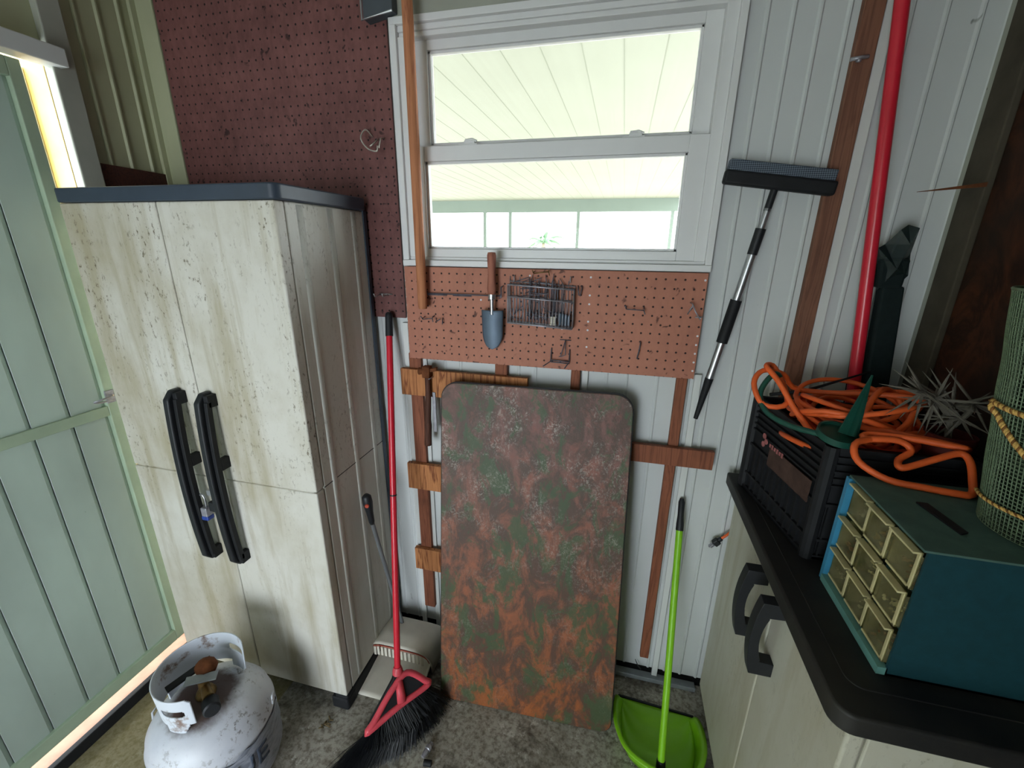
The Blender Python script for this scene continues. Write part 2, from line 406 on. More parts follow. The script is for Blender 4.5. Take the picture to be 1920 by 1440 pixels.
class MB:
    def __init__(s): s.bm = bmesh.new()
    def box(s, x0, x1, y0, y1, z0, z1):
        return s.hexa([(x0, y0, z0), (x1, y0, z0), (x1, y1, z0), (x0, y1, z0), (x0, y0, z1), (x1, y0, z1), (x1, y1, z1), (x0, y1, z1)])
    def hexa(s, p):
        v = [s.bm.verts.new(q) for q in p]
        for f in ((3, 2, 1, 0), (4, 5, 6, 7), (0, 1, 5, 4), (1, 2, 6, 5), (2, 3, 7, 6), (3, 0, 4, 7)):
            s.bm.faces.new([v[i] for i in f])
        return s
    def obox(s, c, u, v, w):      # centre and three half vectors
        c, u, v, w = map(Vector, (c, u, v, w))
        return s.hexa([c - u - v - w, c + u - v - w, c + u + v - w, c - u + v - w, c - u - v + w, c + u - v + w, c + u + v + w, c - u + v + w])
    def prism(s, pts, vec):       # polygon of 3D points pushed along vec
        vec = Vector(vec)
        a = [s.bm.verts.new(Vector(p)) for p in pts]; b = [s.bm.verts.new(Vector(p) + vec) for p in pts]
        n = len(pts)
        s.bm.faces.new(a[::-1]); s.bm.faces.new(b)
        for i in range(n): s.bm.faces.new((a[i], a[(i + 1) % n], b[(i + 1) % n], b[i]))
        return s
    def tube(s, pts, r, n=8, closed=False):
        pts = [Vector(p) for p in pts]; m_ = len(pts)
        rs = r if isinstance(r, (list, tuple)) else [r] * m_
        rings = []; u = None
        for i, p in enumerate(pts):
            if closed: d = pts[(i + 1) % m_] - pts[i - 1]
            else: d = pts[min(i + 1, m_ - 1)] - pts[max(i - 1, 0)]
            if d.length < 1e-9: d = Vector((0, 0, 1))
            d.normalize()
            if u is None: u, w = frame_of(d)
            else:
                u = (u - d * u.dot(d))
                if u.length < 1e-6: u, w = frame_of(d)
                u.normalize()
            w = d.cross(u)
            rings.append([s.bm.verts.new(p + (u * cos(2 * pi * k / n) + w * sin(2 * pi * k / n)) * rs[i]) for k in range(n)])
        for i in range(m_ if closed else m_ - 1):
            a, b = rings[i], rings[(i + 1) % m_]
            for k in range(n): s.bm.faces.new((a[k], a[(k + 1) % n], b[(k + 1) % n], b[k]))
        if not closed:
            s.bm.faces.new(rings[0][::-1]); s.bm.faces.new(rings[-1])
        return s
    def lathe(s, prof, c, n=48, axis=None):
        c = Vector(c); ax = Vector(axis or (0, 0, 1)).normalized(); u, w = frame_of(ax)
        rings = []
        for r, h in prof:
            if r < 1e-6: rings.append([s.bm.verts.new(c + ax * h)])
            else: rings.append([s.bm.verts.new(c + ax * h + (u * cos(2 * pi * k / n) + w * sin(2 * pi * k / n)) * r) for k in range(n)])
        for a, b in zip(rings, rings[1:]):
            if len(a) == 1 and len(b) == 1: continue
            for k in range(n):
                k2 = (k + 1) % n
                if len(a) == 1: s.bm.faces.new((a[0], b[k], b[k2]))
                elif len(b) == 1: s.bm.faces.new((a[k], a[k2], b[0]))
                else: s.bm.faces.new((a[k], a[k2], b[k2], b[k]))
        for ring, fl in ((rings[0], True), (rings[-1], False)):
            if len(ring) > 1:
                try: s.bm.faces.new(ring[::-1] if fl else ring)
                except ValueError: pass
        return s
    def grid(s, fn, nu, nv, keep=None, wrap=False):
        vs = [[s.bm.verts.new(fn(i / nu, j / nv)) for j in range(nv + 1)] for i in range(nu + (0 if wrap else 1))]
        L_ = len(vs)
        for i in range(nu):
            for j in range(nv):
                if keep and not keep((i + .5) / nu, (j + .5) / nv): continue
                a, b = vs[i], vs[(i + 1) % L_]
                s.bm.faces.new((a[j], b[j], b[j + 1], a[j + 1]))
        return s
    def make(s, name, mat, parent=None, bevel=0, smooth=False, segs=2, label=None, recalc=True, solid=0):
        bm = s.bm
        for v in [v for v in bm.verts if not v.link_faces]: bm.verts.remove(v)
        if recalc: bmesh.ops.recalc_face_normals(bm, faces=bm.faces)
        off = parent_origin(parent) if parent else Vector()
        me = bpy.data.meshes.new(name); bm.to_mesh(me); bm.free()
        o = bpy.data.objects.new(name, me); COL.objects.link(o)
        me.materials.append(mat)
        if parent: o.parent = parent; o.location = -off
        if solid:
            q = o.modifiers.new('solid', 'SOLIDIFY'); q.thickness = solid; q.offset = 0
        if bevel:
            q = o.modifiers.new('bevel', 'BEVEL'); q.width = bevel; q.segments = segs; q.limit_method = 'ANGLE'; q.angle_limit = radians(35)
        if smooth:
            for p in me.polygons: p.use_smooth = True
            if bevel or smooth == 'auto':
                try: me.set_sharp_from_angle(angle=radians(40))
                except Exception: pass
        if label: o['label'] = label
        return o

def parent_origin(p):
    v = Vector()
    while p: v += p.location; p = p.parent
    return v

def tag(o, label, cat, group=None, kind=None):
    o['label'] = label; o['category'] = cat
    if group: o['group'] = group
    if kind: o['kind'] = kind
    return o
def thing(name, label, cat, loc, group=None):
    o = bpy.data.objects.new(name, None); o.empty_display_size = .05
    COL.objects.link(o); o.location = loc
    return tag(o, label, cat, group)
def struct(o): o['kind'] = 'structure'; return o
def smoothpath(pts, k=6, closed=False):
    pts = [Vector(p) for p in pts]; n = len(pts); out = []
    for i in range(n if closed else n - 1):
        if closed: p0, p1, p2, p3 = pts[i - 1], pts[i], pts[(i + 1) % n], pts[(i + 2) % n]
        else: p0, p1, p2, p3 = pts[max(i - 1, 0)], pts[i], pts[i + 1], pts[min(i + 2, n - 1)]
        for j in range(k):
            t = j / k
            out.append(.5 * ((2 * p1) + (p2 - p0) * t + (2 * p0 - 5 * p1 + 4 * p2 - p3) * t * t + (-p0 + 3 * p1 - 3 * p2 + p3) * t ** 3))
    if not closed: out.append(pts[-1])
    return out

# ------------------------------------------------------------------ the shed
XL, XR, YB = -1.55, 0.75, -2.75
CEIL = 2.42
struct(MB().box(-2.6, 1.6, -6.5, 3.0, -.12, 0).make('floor', M['floor']))
struct(MB().box(XL - .06, XR + .06, -5.8, .10, CEIL, CEIL + .05).make('ceiling', M['trim_white']))  # the part past the rear doorway is an added, unseen sun block

def ribbed(x0, x1, z0, z1, ribs, y=0.0, axis='x', h=.004, w=.006, thick=.03):
    pts = [(x0, y)]
    for r in sorted(ribs):
        if x0 + w < r < x1 - w:
            pts += [(r - w, y), (r - w * .35, y - h), (r + w * .35, y - h), (r + w, y)]
    pts += [(x1, y), (x1, y + thick), (x0, y + thick)]
    return pts
ribs = [.276 - .0585 * k for k in range(1, 32)] + [.276, .331, .386, .444, .564, .629, .694, .744]
wb = MB()
for x0, x1, z0, z1 in ((XL, -.672, .035, CEIL), (-.672, .20, .035, 1.50), (-.672, .20, 2.12, CEIL), (.20, XR + .01, .035, CEIL)):
    rb_ = ribs if x0 != -.672 else [-.555, -.50, -.30, -.245, -.02, .04, .13]
    wb.prism([(a, b, z0) for a, b in ribbed(x0, x1, z0, z1, rb_, h=.004 if x0 > 0 else .0025)], (0, 0, z1 - z0))
struct(wb.make('wall_back', M['wall_white']))
# rear wall with an open doorway behind the photographer, side walls
struct(MB().box(XL, -1.25, YB - .05, YB, 0, CEIL).box(-.25, XR, YB - .05, YB, 0, CEIL).box(-1.25, -.25, YB - .05, YB, 1.70, CEIL).make('wall_front', M['wall_cream']))  # unseen doorway head set low to cut the light from above
wr = MB().box(XR, XR + .05, YB - .8, .03, 0, CEIL)
struct(wr.make('wall_right', M['ply']))
# left wall: ribbed cream panel over the cabinet, door opening, wall behind
wl = MB()
lr = [-.19, -.128, -.063]
pts = [(XL, -.255)]
for r in lr: pts += [(XL, r - .006), (XL + .006, r - .002), (XL + .006, r + .002), (XL, r + .006)]
pts += [(XL, 0), (XL - .05, 0), (XL - .05, -.255)]
wl.prism([(a, b, 0) for a, b in pts], (0, 0, CEIL))
wl.box(XL - .05, XL, -1.35, -.255, 2.05, CEIL)
wl.box(XL - .05, XL, -5.0, -1.35, 0, CEIL)  # stretch beyond the rear wall is added, unseen, to keep sun out
struct(wl.make('wall_left', M['wall_cream']))
# trims
struct(MB().box(XL - .06, XL + .022, -.292, -.235, 0, CEIL).make('trim_1', M['jamb'], bevel=.003))
struct(MB().box(XL - .004, XL + .05, -.80, -.27, 1.995, 2.04).box(XL, XL + .035, -1.4, -.80, 1.995, 2.04).make('trim_2', M['trim_white'], bevel=.003))
struct(MB().box(XL, -1.475, -.012, .002, 0, CEIL).make('trim_3', M['wall_cream'], bevel=.003))  # white strip; the greenish light on it is put into its colour
struct(MB().box(XL - .001, XL + .012, -.03, -.001, 0, CEIL).make('trim_4', M['wall_cream'], bevel=.002))
struct(MB().box(.738, .7495, -.022, -.0045, 0, CEIL).make('trim_5', M['jamb'], bevel=.002))
struct(MB().box(.507, .530, -.016, -.004, .035, CEIL).make('trim_6', M['trim_white'], bevel=.002))
struct(MB().box(.232, .252, -.014, -.004, .0, 1.195).make('trim_7', M['trim_white'], bevel=.002))
struct(MB().box(-.095, -.076, -.010, -.004, .0, 1.195).make('trim_8', M['trim_white'], bevel=.002))
struct(MB().box(-.700, -.680, -.012, -.004, .0, 1.30).make('trim_9', M['trim_white'], bevel=.002))
struct(MB().box(-.64, -.62, -.008, -.004, .0, 1.195).make('trim_10', M['trim_white'], bevel=.002))
# bottom plate: black gap and grey metal channel
struct(MB().box(XL + .02, XR - .01, -.003, .03, .0, .035).make('trim_11', M['blackgap']))
struct(MB().box(-.79, .385, -.030, -.004, .0, .014).box(-.79, .385, -.034, -.029, .0, .018).make('trim_12', M['sill_grey'], bevel=.001))
# header board over the window
struct(MB().box(-.68, .22, -.016, -.004, 2.135, 2.20).make('trim_13', M['jamb'], bevel=.003))
# vertical studs
struct(MB().box(.462, .504, -.024, -.0045, .035, CEIL).make('trim_14', M['wood_stud2'], bevel=.002))
struct(MB().box(-.678, -.634, -.024, -.0045, .125, 1.20).make('trim_15', M['wood_stud'], bevel=.002))
struct(MB().box(.182, .212, -.024, -.0045, .10, 1.20).make('trim_16', M['wood_stud'], bevel=.002))
struct(MB().box(-.374, -.334, -.024, -.0045, .60, 1.20).make('trim_17', M['wood_stud'], bevel=.002))
struct(MB().box(-.128, -.100, -.024, -.0045, .60, 1.20).make('trim_18', M['wood_stud'], bevel=.002))
# far corner post by the right wall
struct(MB().box(.70, .7495, -.085, -.024, .0, .10).make('trim_19', M['jamb']))

struct(MB().box(.734, .7495, -.100, -.026, .0, CEIL).make('trim_25', plain('weathered_grey_post', S(74, 68, 58), .85, 0, .2, .3, 9), bevel=.003))

# window
W = struct(thing('window_1', '', 'x', (-.22, 0, 1.49))); del W['label'], W['category']
wf = MB()
wf.box(-.675, -.655, -.022, .06, 1.503, 2.118); wf.box(-.655, -.622, -.012, .06, 1.512, 2.092)
wf.box(.187, .215, -.012, .06, 1.512, 2.092); wf.box(.215, .232, -.022, .06, 1.503, 2.118)
wf.box(-.675, .232, -.026, .06, 1.485, 1.503); wf.box(-.655, .215, -.012, .06, 1.503, 1.512)
wf.box(-.675, .232, -.022, .06, 2.118, 2.135); wf.box(-.655, .215, -.010, .06, 2.104, 2.118); wf.box(-.655, .215, -.004, .06, 2.092, 2.104)
wf.make('window_frame', M['white_frame'], W, bevel=.0015)
def sash(x0, x1, z0, z1, gx0, gx1, gz0, gz1, y0, y1, nm):
    s_ = MB()
    s_.box(x0, gx0, y0, y1, z0, z1); s_.box(gx1, x1, y0, y1, z0, z1)
    s_.box(gx0, gx1, y0, y1, z0, gz0); s_.box(gx0, gx1, y0, y1, gz1, z1)
    b = .007
    s_.box(gx0, gx0 + b, y0 + .008, y1, gz0, gz1); s_.box(gx1 - b, gx1, y0 + .008, y1, gz0, gz1)
    s_.box(gx0, gx1, y0 + .008, y1, gz0, gz0 + b); s_.box(gx0, gx1, y0 + .008, y1, gz1 - b, gz1)
    o = s_.make(nm, M['white_frame'], W, bevel=.0012)
    MB().box(gx0 + .002, gx1 - .002, (y0 + y1) / 2 + .004, (y0 + y1) / 2 + .008, gz0 + .002, gz1 - .002).make('glass_pane', M['glass'], o)
    return o
sash(-.620, .187, 1.795, 2.092, -.584, .146, 1.830, 2.068, .022, .048, 'upper_sash')
lo = sash(-.620, .187, 1.512, 1.822, -.594, .140, 1.537, 1.782, -.006, .020, 'lower_sash')
for x in (-.46, .0):
    l_ = MB().box(x - .028, x + .028, -.002, .016, 1.822, 1.826).box(x - .012, x + .02, .0, .012, 1.826, 1.834)
    l_.tube([(x - .01, .005, 1.836), (x + .012, .004, 1.838), (x + .026, .004, 1.832)], .003, 6)
    l_.make('sash_lock', M['white_frame'], lo, bevel=.001)

# carport outside the window
struct(MB().box(-60, 60, 3.0, 90, -.14, -.10).make('ground', M['ground']))
struct(MB().box(-9, 1.10, .11, 7.9, 2.42, 2.44).make('carport_roof', M['roof']))
sm = MB()
for k in range(-40, 6):
    x = -.075 + k * .19
    sm.box(x - .0018, x + .0018, .11, 7.9, 2.4188, 2.42)
struct(sm.make('carport_seam', M['seam']))
struct(MB().box(-9, 1.10, 7.9, 8.0, 2.19, 2.44).make('carport_beam', M['beam']))
for i, x in enumerate((-2.89, -2.34, -.94, .84)):
    o = MB().box(x - .03, x + .03, 7.91, 7.99, -.1, 2.19).make('carport_post', M['beam'])
    tag(o, ['leftmost pale carport post seen through the lower pane', 'pale carport post just left of the palm outside', 'pale carport post just right of the palm outside', 'pale carport post at the right end of the lower window pane'][i], 'post', 'carport posts outside')
pt = thing('palm_tree', 'small green palm tree far outside, seen through the lower window pane', 'tree', (-2.70, 14.0, -.1))
MB().tube(smoothpath([(-2.70, 14, -.1), (-2.67, 14, .8), (-2.70, 14, 1.62)], 4), [.07] * 8 + [.05], 8).make('trunk', M['bark'], pt, smooth=True)
fr = MB()
for k in range(16):
    a = k * 2.4; el = .25 + .75 * rnd.random(); L_ = .62 + .2 * rnd.random()
    base = Vector((-2.70, 14, 1.62)); pth = []
    for j in range(6):
        t = j / 5
        pth.append(base + Vector((cos(a) * L_ * t * .9, sin(a) * L_ * t * .9, L_ * (el * t * 1.3 - .75 * t * t))))
    fr.tube(pth, [.018, .05, .07, .06, .04, .008], 4)
fr.make('fronds', M['frond'], pt)

# metal door on the left
D = struct(thing('door_1', '', 'x', (XL - .02, -.37, .03))); del D['label'], D['category']
dx0, dx1 = XL - .03, XL
dz0, dz1 = .088, 1.992
dy0, dy1 = -1.30, -.350
df = MB()
df.box(dx0, dx1, dy1 - .03, dy1, dz0, dz1); df.box(dx0, dx1, dy0, dy0 + .03, dz0, dz1)
df.box(dx0, dx1, dy0 + .03, dy1 - .03, dz0, dz0 + .045); df.box(dx0, dx1, dy0 + .03, dy1 - .03, dz1 - .045, dz1)
df.box(dx0, dx1 - .002, dy0 + .03, dy1 - .03, 1.018, 1.05)
df.make('door_frame', M['door_frame'], D, bevel=.002)
for z0, z1 in ((dz0 + .045, 1.018), (1.05, dz1 - .045)):
    p = MB(); y = dy1 - .03; step = .0925; pl = []
    while y > dy0 + .03:
        y2 = max(y - step, dy0 + .03)
        pl += [(XL - .017, y), (XL - .012, y - step * .12), (XL - .0105, y2)]; y = y2
    fr_ = pl; bk = [(a - .003, b) for a, b in pl][::-1]
    p.prism([(a, b, z0) for a, b in fr_ + bk], (0, 0, z1 - z0))
    p.make('door_panel', M['door_panel'], D)
lt = MB()
lt.box(XL, XL + .006, -.382, -.358, 1.06, 1.10)
lt.tube(smoothpath([(XL + .006, -.365, 1.082), (XL + .03, -.38, 1.088), (XL + .034, -.41, 1.086), (XL + .02, -.425, 1.08), (XL + .02, -.41, 1.074), (XL + .02, -.37, 1.072)], 4), .0028, 6)
lt.make('door_latch', M['steel'], D)
struct(MB().box(XL - .30, XL - .005, -1.35, -.29, .0, .035).make('trim_20', M['pinksill'], bevel=.003))
struct(MB().box(XL - .004, XL + .018, -1.35, -.29, .0, .042).make('trim_21', M['black_dusty'], bevel=.003))
struct(MB().box(XL - .30, XL - .01, -.294, -.288, .0, 2.05).make('trim_22', M['yellow_wood']))
struct(MB().box(XL - .105, XL - .085, -.325, -.295, .0, 2.0).make('trim_23', M['white_frame'], bevel=.002))

# ------------------------------------------------------------------ boards and pegboards on the back wall
def board(x0, x1, z0, z1, label, y0=-.042, y1=-.0245, mat='wood_rail', tilt=0):
    o = MB().hexa([(x0, y0, z0), (x1, y0, z0 + tilt), (x1, y1, z0 + tilt), (x0, y1, z0), (x0, y0, z1), (x1, y0, z1 + tilt), (x1, y1, z1 + tilt), (x0, y1, z1)]).make('wooden_rail', M[mat], bevel=.0015)
    return tag(o, label, 'board', 'boards nailed across the wall studs')
board(-.703, -.262, 1.056, 1.149, 'topmost brown plywood board nailed across the studs, behind the hammer')
board(-.703, -.30, .688, .792, 'plywood board nailed to the left stud, level with the middle of the painted tabletop')
board(-.697, -.30, .325, .422, 'lowest plywood board nailed to the left stud above the white dustpan')
board(-.05, .314, .906, .966, 'narrow brown board sticking out right of the painted tabletop', mat='wood_stud')
tag(MB().box(-1.470, -.686, -.010, -.0045, 1.315, 2.40).make('pegboard', M['peg_dark'], bevel=.001), 'large dark brown pegboard on the wall left of the window, behind the tall cabinet', 'pegboard')
tag(MB().box(-.668, .226, -.0345, -.0285, 1.186, 1.483).make('pegboard', M['peg_light'], bevel=.001), 'wide tan pegboard under the window, holding the trowel and wire basket', 'pegboard')
PF = -.0345
struct(MB().box(-.668, .226, -.0285, -.0045, 1.45, 1.483).make('trim_24', M['wood_stud']))

def wires(name, label, cat, polys, r, mat, group=None, origin=None):
    o = MB()
    for p in polys: o.tube(p, r, 6)
    q = o.make(name, M[mat], smooth=True)
    return tag(q, label, cat, group)
H = 'peg hooks on the pegboards'
y = PF - .001
def peghook_bar(xa, za, xb, zb, label, mat='wire_dark', drop=.0):
    wires('peg_hook', label, 'hook', [[(xa, y, za + .006), (xa, y - .014, za + .004), (xa, y - .016, za)], [(xb, y, zb + .006), (xb, y - .014, zb + .004), (xb, y - .016, zb)],
        [(xa, y - .016, za), (xb, y - .016, zb)], [(xa, y - .016, za), (xa - .004, y - .022, za + .010)], [(xb, y - .016, zb), (xb + .004, y - .022, zb - .010)]], .0016, mat, H)
peghook_bar(-.248, 1.472, -.205, 1.478, 'brass coloured double peg hook just above the wire basket', 'brass')
peghook_bar(-.605, 1.322, -.572, 1.326, 'small twisted peg hook left of the trowel blade, at the left edge')
peghook_bar(.020, 1.381, .068, 1.379, 'horizontal double peg hook on the bare right half of the tan pegboard')
wires('peg_hook', 'small peg hook beside the first twisted one, close to the trowel blade', 'hook', [[(-.566, y, 1.325), (-.556, y - .02, 1.318), (-.543, y - .022, 1.326)], [(-.543, y, 1.327), (-.540, y - .012, 1.318), (-.540, y - .014, 1.308)]], .0016, 'wire_dark', H)
wires('peg_hook', 'thin V-shaped peg hook just right of the wire basket', 'hook', [[(-.120, y, 1.44), (-.118, y - .014, 1.432), (-.115, y - .016, 1.414)], [(-.108, y, 1.44), (-.108, y - .01, 1.432), (-.112, y - .014, 1.412)]], .0018, 'wire_dark', H)
wires('peg_hook', 'bent steel peg hook at the far right edge of the tan pegboard', 'hook', [[(.190, y, 1.404), (.193, y - .018, 1.402), (.200, y - .03, 1.385), (.216, y - .026, 1.362)], [(.186, y, 1.372), (.195, y - .016, 1.40)], [(.205, y - .012, 1.366), (.222, y - .014, 1.368)]], .0019, 'steel', H)
wires('peg_hook', 'triangular dangling peg hook below the wire basket', 'hook', [[(-.165, y, 1.279), (-.132, y - .004, 1.279)], [(-.148, y - .01, 1.278), (-.160, y - .014, 1.232), (-.165, y - .010, 1.228)], [(-.148, y - .01, 1.278), (-.145, y - .014, 1.236), (-.160, y - .014, 1.229)], [(-.148, y, 1.279), (-.148, y - .011, 1.278)]], .0015, 'wire_dark', H)
wires('peg_hook', 'wide square peg bracket at the bottom edge of the tan pegboard', 'hook', [[(-.190, y, 1.252), (-.190, y - .004, 1.246), (-.190, y - .008, 1.212), (-.206, y - .05, 1.206)], [(-.134, y, 1.250), (-.134, y - .004, 1.246), (-.134, y - .008, 1.212), (-.142, y - .05, 1.204)], [(-.192, y - .010, 1.216), (-.132, y - .010, 1.214)], [(-.192, y - .012, 1.211), (-.132, y - .012, 1.209)]], .0019, 'wire_dark', H)
wires('peg_hook', 'single straight dark peg hook low on the right half of the tan pegboard', 'hook', [[(.068, y, 1.288), (.068, y - .012, 1.284), (.066, y - .014, 1.262), (.062, y - .018, 1.240)]], .0019, 'wire_dark', H)
wires('peg_hook', 'white bent wire hook on the large dark pegboard', 'hook', [smoothpath([(-.755, -.010, 1.852), (-.765, -.03, 1.868), (-.776, -.04, 1.850), (-.770, -.045, 1.832), (-.748, -.05, 1.812), (-.722, -.052, 1.806), (-.718, -.052, 1.820)], 5),
        [(-.718, -.010, 1.848), (-.716, -.035, 1.842), (-.716, -.048, 1.815)], [(-.735, -.010, 1.848), (-.735, -.04, 1.83), (-.745, -.048, 1.82)]], .0021, 'wire_light', H)
wires('peg_hook', 'chrome double-prong hook at the bottom of the large dark pegboard beside the tall cabinet', 'hook', [[(-.765, -.010, 1.392), (-.765, -.06, 1.388), (-.765, -.064, 1.398)], [(-.742, -.010, 1.392), (-.742, -.05, 1.388), (-.742, -.054, 1.398)], [(-.775, -.013, 1.392), (-.728, -.013, 1.392)]], .0021, 'alu', H)
wires('metal_clip', 'small dark metal clip on the tall brown stud right of the squeegee', 'clip', [[(.455, -.03, 1.951), (.475, -.032, 1.953), (.490, -.028, 1.955)], [(.470, -.025, 1.95), (.470, -.04, 1.945)]], .004, 'steel')
# holder bar with the pole and the trowel
wires('tool_holder_bar', 'long dark notched holder bar on the pegboard between the wooden pole and the trowel', 'holder', [
    [(-.592, y - .012, 1.4035), (-.348, y - .012, 1.4035)], [(-.592, y - .016, 1.4005), (-.52, y - .016, 1.4005)], [(-.50, y - .016, 1.4005), (-.44, y - .016, 1.4005)], [(-.345, y, 1.432), (-.345, y - .02, 1.43), (-.345, y - .02, 1.40), (-.352, y - .02, 1.398)],
    [(-.592, y, 1.408), (-.592, y - .013, 1.4035)], [(-.352, y, 1.408), (-.352, y - .013, 1.4035)]], .0022, 'wire_dark')

p0, p1 = Vector((-.596, -.066, 1.358)), Vector((-.592, -.070, 2.40))
tag(MB().tube([p0, p0 + (p1 - p0) * .01, p0 + (p1 - p0) * .5, p1], [.0125, .0145, .0145, .0145], 20).make('wooden_pole', M['pole_wood'], smooth='auto'), 'long round wooden pole hanging in front of the left side of the window', 'pole')

t = thing('trowel', 'garden trowel with turned wooden handle hanging blade down on the tan pegboard', 'trowel', (-.371, y - .03, 1.242))
c = (-.371, y - .030)
MB().lathe([(0, 1.530), (.011, 1.529), (.0135, 1.52), (.0125, 1.50), (.011, 1.47), (.0125, 1.44), (.014, 1.425), (.011, 1.408), (0, 1.406)], (c[0], c[1], 0), 20).make('handle', M['wood_handle'], t, smooth=True)
MB().lathe([(0, 1.410), (.0115, 1.410), (.0115, 1.396), (.006, 1.394), (.0055, 1.362), (.007, 1.350), (0, 1.348)], (c[0], c[1], 0), 16).make('ferrule', M['alu'], t, smooth='auto')
def blade(u, v):
    zz = 1.362 - .12 * v; w_ = .034 * (1 - .10 * v) * (1 if v < .55 else math.sqrt(max(0, 1 - ((v - .55) / .45) ** 2.2)))
    xx = (u - .5) * 2 * w_
    return Vector((c[0] + xx, c[1] - .004 + .28 * xx * xx / .034 + .004 * v, zz))
MB().grid(blade, 12, 20).make('blade', M['slate'], t, smooth=True, solid=.002)

# wire basket
bk = MB()
bx0, bx1, bz0, bz1 = -.322, -.128, 1.326, 1.436
ybk, yfr = y - .003, y - .034
dz = lambda x: -.010 * (x - bx0) / (bx1 - bx0)
def P3(x, yy, z): return (x, yy, z + dz(x))
def loop(z, r, y1=yfr):
    bk.tube([P3(bx0, ybk, z), P3(bx0, y1, z), P3(bx1, y1, z), P3(bx1, ybk, z)], r, 6, closed=True)
loop(1.440, .0020); loop(1.405, .0018); loop(1.328, .0020)
for k in range(21):
    x = bx0 + (bx1 - bx0) * k / 20
    bk.tube([P3(x, ybk, 1.450 if k % 3 else 1.462), P3(x, ybk, 1.328), P3(x, yfr, 1.328), P3(x, yfr, 1.404)], .0011, 5)
for k in range(4):
    yy = ybk + (yfr - ybk) * k / 3
    for x in (bx0, bx1): bk.tube([P3(x, yy, 1.440), P3(x, yy, 1.328)], .0013, 5)
    bk.tube([P3(bx0, yy, 1.330), P3(bx1, yy, 1.330)], .0011, 5)
bk.tube([P3(bx0, ybk, 1.448), P3(bx1, ybk, 1.448)], .0018, 6)
for x in (-.308, -.142): bk.tube([(x, PF, 1.465), (x, y - .008, 1.462), (x, y - .010, 1.448)], .0018, 6)
tag(bk.make('wire_basket', M['steel'], smooth=True), 'wire basket full of loose peg hooks hanging on the tan pegboard', 'basket')
tg = MB(); r2 = random.Random(3)
for k in range(44):
    low = k < 24
    x = r2.uniform(bx0 + .012, bx0 + (.13 if low else .09)) if k % 4 else r2.uniform(bx0 + .02, bx1 - .02)
    z = r2.uniform(1.335, 1.36) if low else r2.uniform(1.40, 1.452)
    a = r2.uniform(-.5, .9) if not low else r2.uniform(0, pi)
    L_ = r2.uniform(.02, .05); yy = r2.uniform(y - .028, y - .008)
    q = Vector((cos(a), r2.uniform(-.15, .15), sin(a) * .6)); b0 = Vector((x, yy, z))
    b1 = b0 + q * L_; b1.x = min(max(b1.x, bx0 + .005), bx1 - .005); b1.y = min(max(b1.y, y - .031), y - .005)
    tg.tube([b0, b1, b1 + Vector((r2.uniform(-.004, .004), 0, -.012))], .0014, 5)
for k in range(11):
    x = r2.uniform(bx0 + .05, bx1 - .03); zt = r2.uniform(1.44, 1.475)
    tg.tube([(x, y - .012, 1.335), (x + r2.uniform(-.006, .006), y - .014, zt - .02), (x + r2.uniform(-.01, .01), y - .010, zt)], [.0022, .0018, .0010], 5)
o = tag(tg.make('loose_hooks', M['wire_dark'], smooth=True), 'tangle of loose wire peg hooks heaped inside the wire basket', 'hooks', kind='stuff')
tag(MB().lathe([(0, 1.328), (.011, 1.328), (.011, 1.331), (.009, 1.333), (.009, 1.348), (.011, 1.350), (.011, 1.353), (0, 1.353)], (-.186, y - .019, -.002), 16).make('spool', M['bone'], smooth='auto'), 'small off-white spool at the bottom of the wire basket', 'spool')
for k in range(4):
    x = -.166 + .009 * k
    o = MB().box(x - .0035, x + .0035, y - .026, y - .012, 1.326, 1.362 - .002 * k).make('plastic_strip', M['slate'], bevel=.001)
    tag(o, ['leftmost blue plastic strip in the wire basket, right beside the white spool', 'second blue plastic strip from the spool in the wire basket', 'third blue plastic strip from the spool in the wire basket', 'rightmost blue plastic strip, at the right end of the wire basket'][k], 'strip', 'blue strips in the basket')

# dark box hanging at the top of the big pegboard
t = thing('wall_mounted_box', 'dark grey box with pale edge at the top of the large pegboard', 'box', (-.69, -.03, 2.13))
MB().hexa([(-.735, -.045, 2.126), (-.648, -.045, 2.140), (-.648, -.011, 2.140), (-.735, -.011, 2.126), (-.735, -.045, 2.26), (-.648, -.045, 2.26), (-.648, -.011, 2.26), (-.735, -.011, 2.26)]).make('housing', plain('slate_box_paint', S(74, 80, 86), .5, .1, .4, .1, 20), t, bevel=.002)
MB().tube([(-.738, -.046, 2.26), (-.738, -.047, 2.124), (-.648, -.047, 2.138)], .0030, 6).make('edge_strip', M['alu'], t, label='pale metal edge')

# hammer and metal bar on the top board
t = thing('hammer', 'old hammer with rusty head and dark wooden handle hanging on the topmost board', 'hammer', (-.60, -.06, .89))
hd = MB()
hd.obox((-.597, -.058, 1.150), (.013, 0, 0), (0, .013, 0), (0, 0, .019))
hd.lathe([(0, 0), (.012, 0), (.013, .004), (.010, .010), (.009, .022), (0, .022)], (-.627, -.058, 1.150), 16, axis=(1, 0, 0))
hd.obox((-.575, -.058, 1.158), (.014, 0, .004), (0, .007, 0), (0, 0, .006))
hd.make('hammer_head', M['rust'], t, bevel=.003, smooth='auto')
MB().tube(smoothpath([(-.597, -.058, 1.135), (-.597, -.060, 1.06), (-.602, -.061, .96), (-.606, -.061, .885)], 5), [.009] * 5 + [.010] * 5 + [.0125] * 6, 12).make('handle', M['hammer_wood'], t, smooth=True)
wires('nail', 'nail holding up the hammer on the topmost board', 'nail', [[(-.583, -.03, 1.128), (-.583, -.078, 1.131)]], .002, 'steel')
t = tag(MB().box(-.588, -.577, -.0475, -.0435, .93, 1.075).make('metal_strap', M['steel'], bevel=.001), 'flat dark steel strap hanging beside the hammer handle', 'strap')

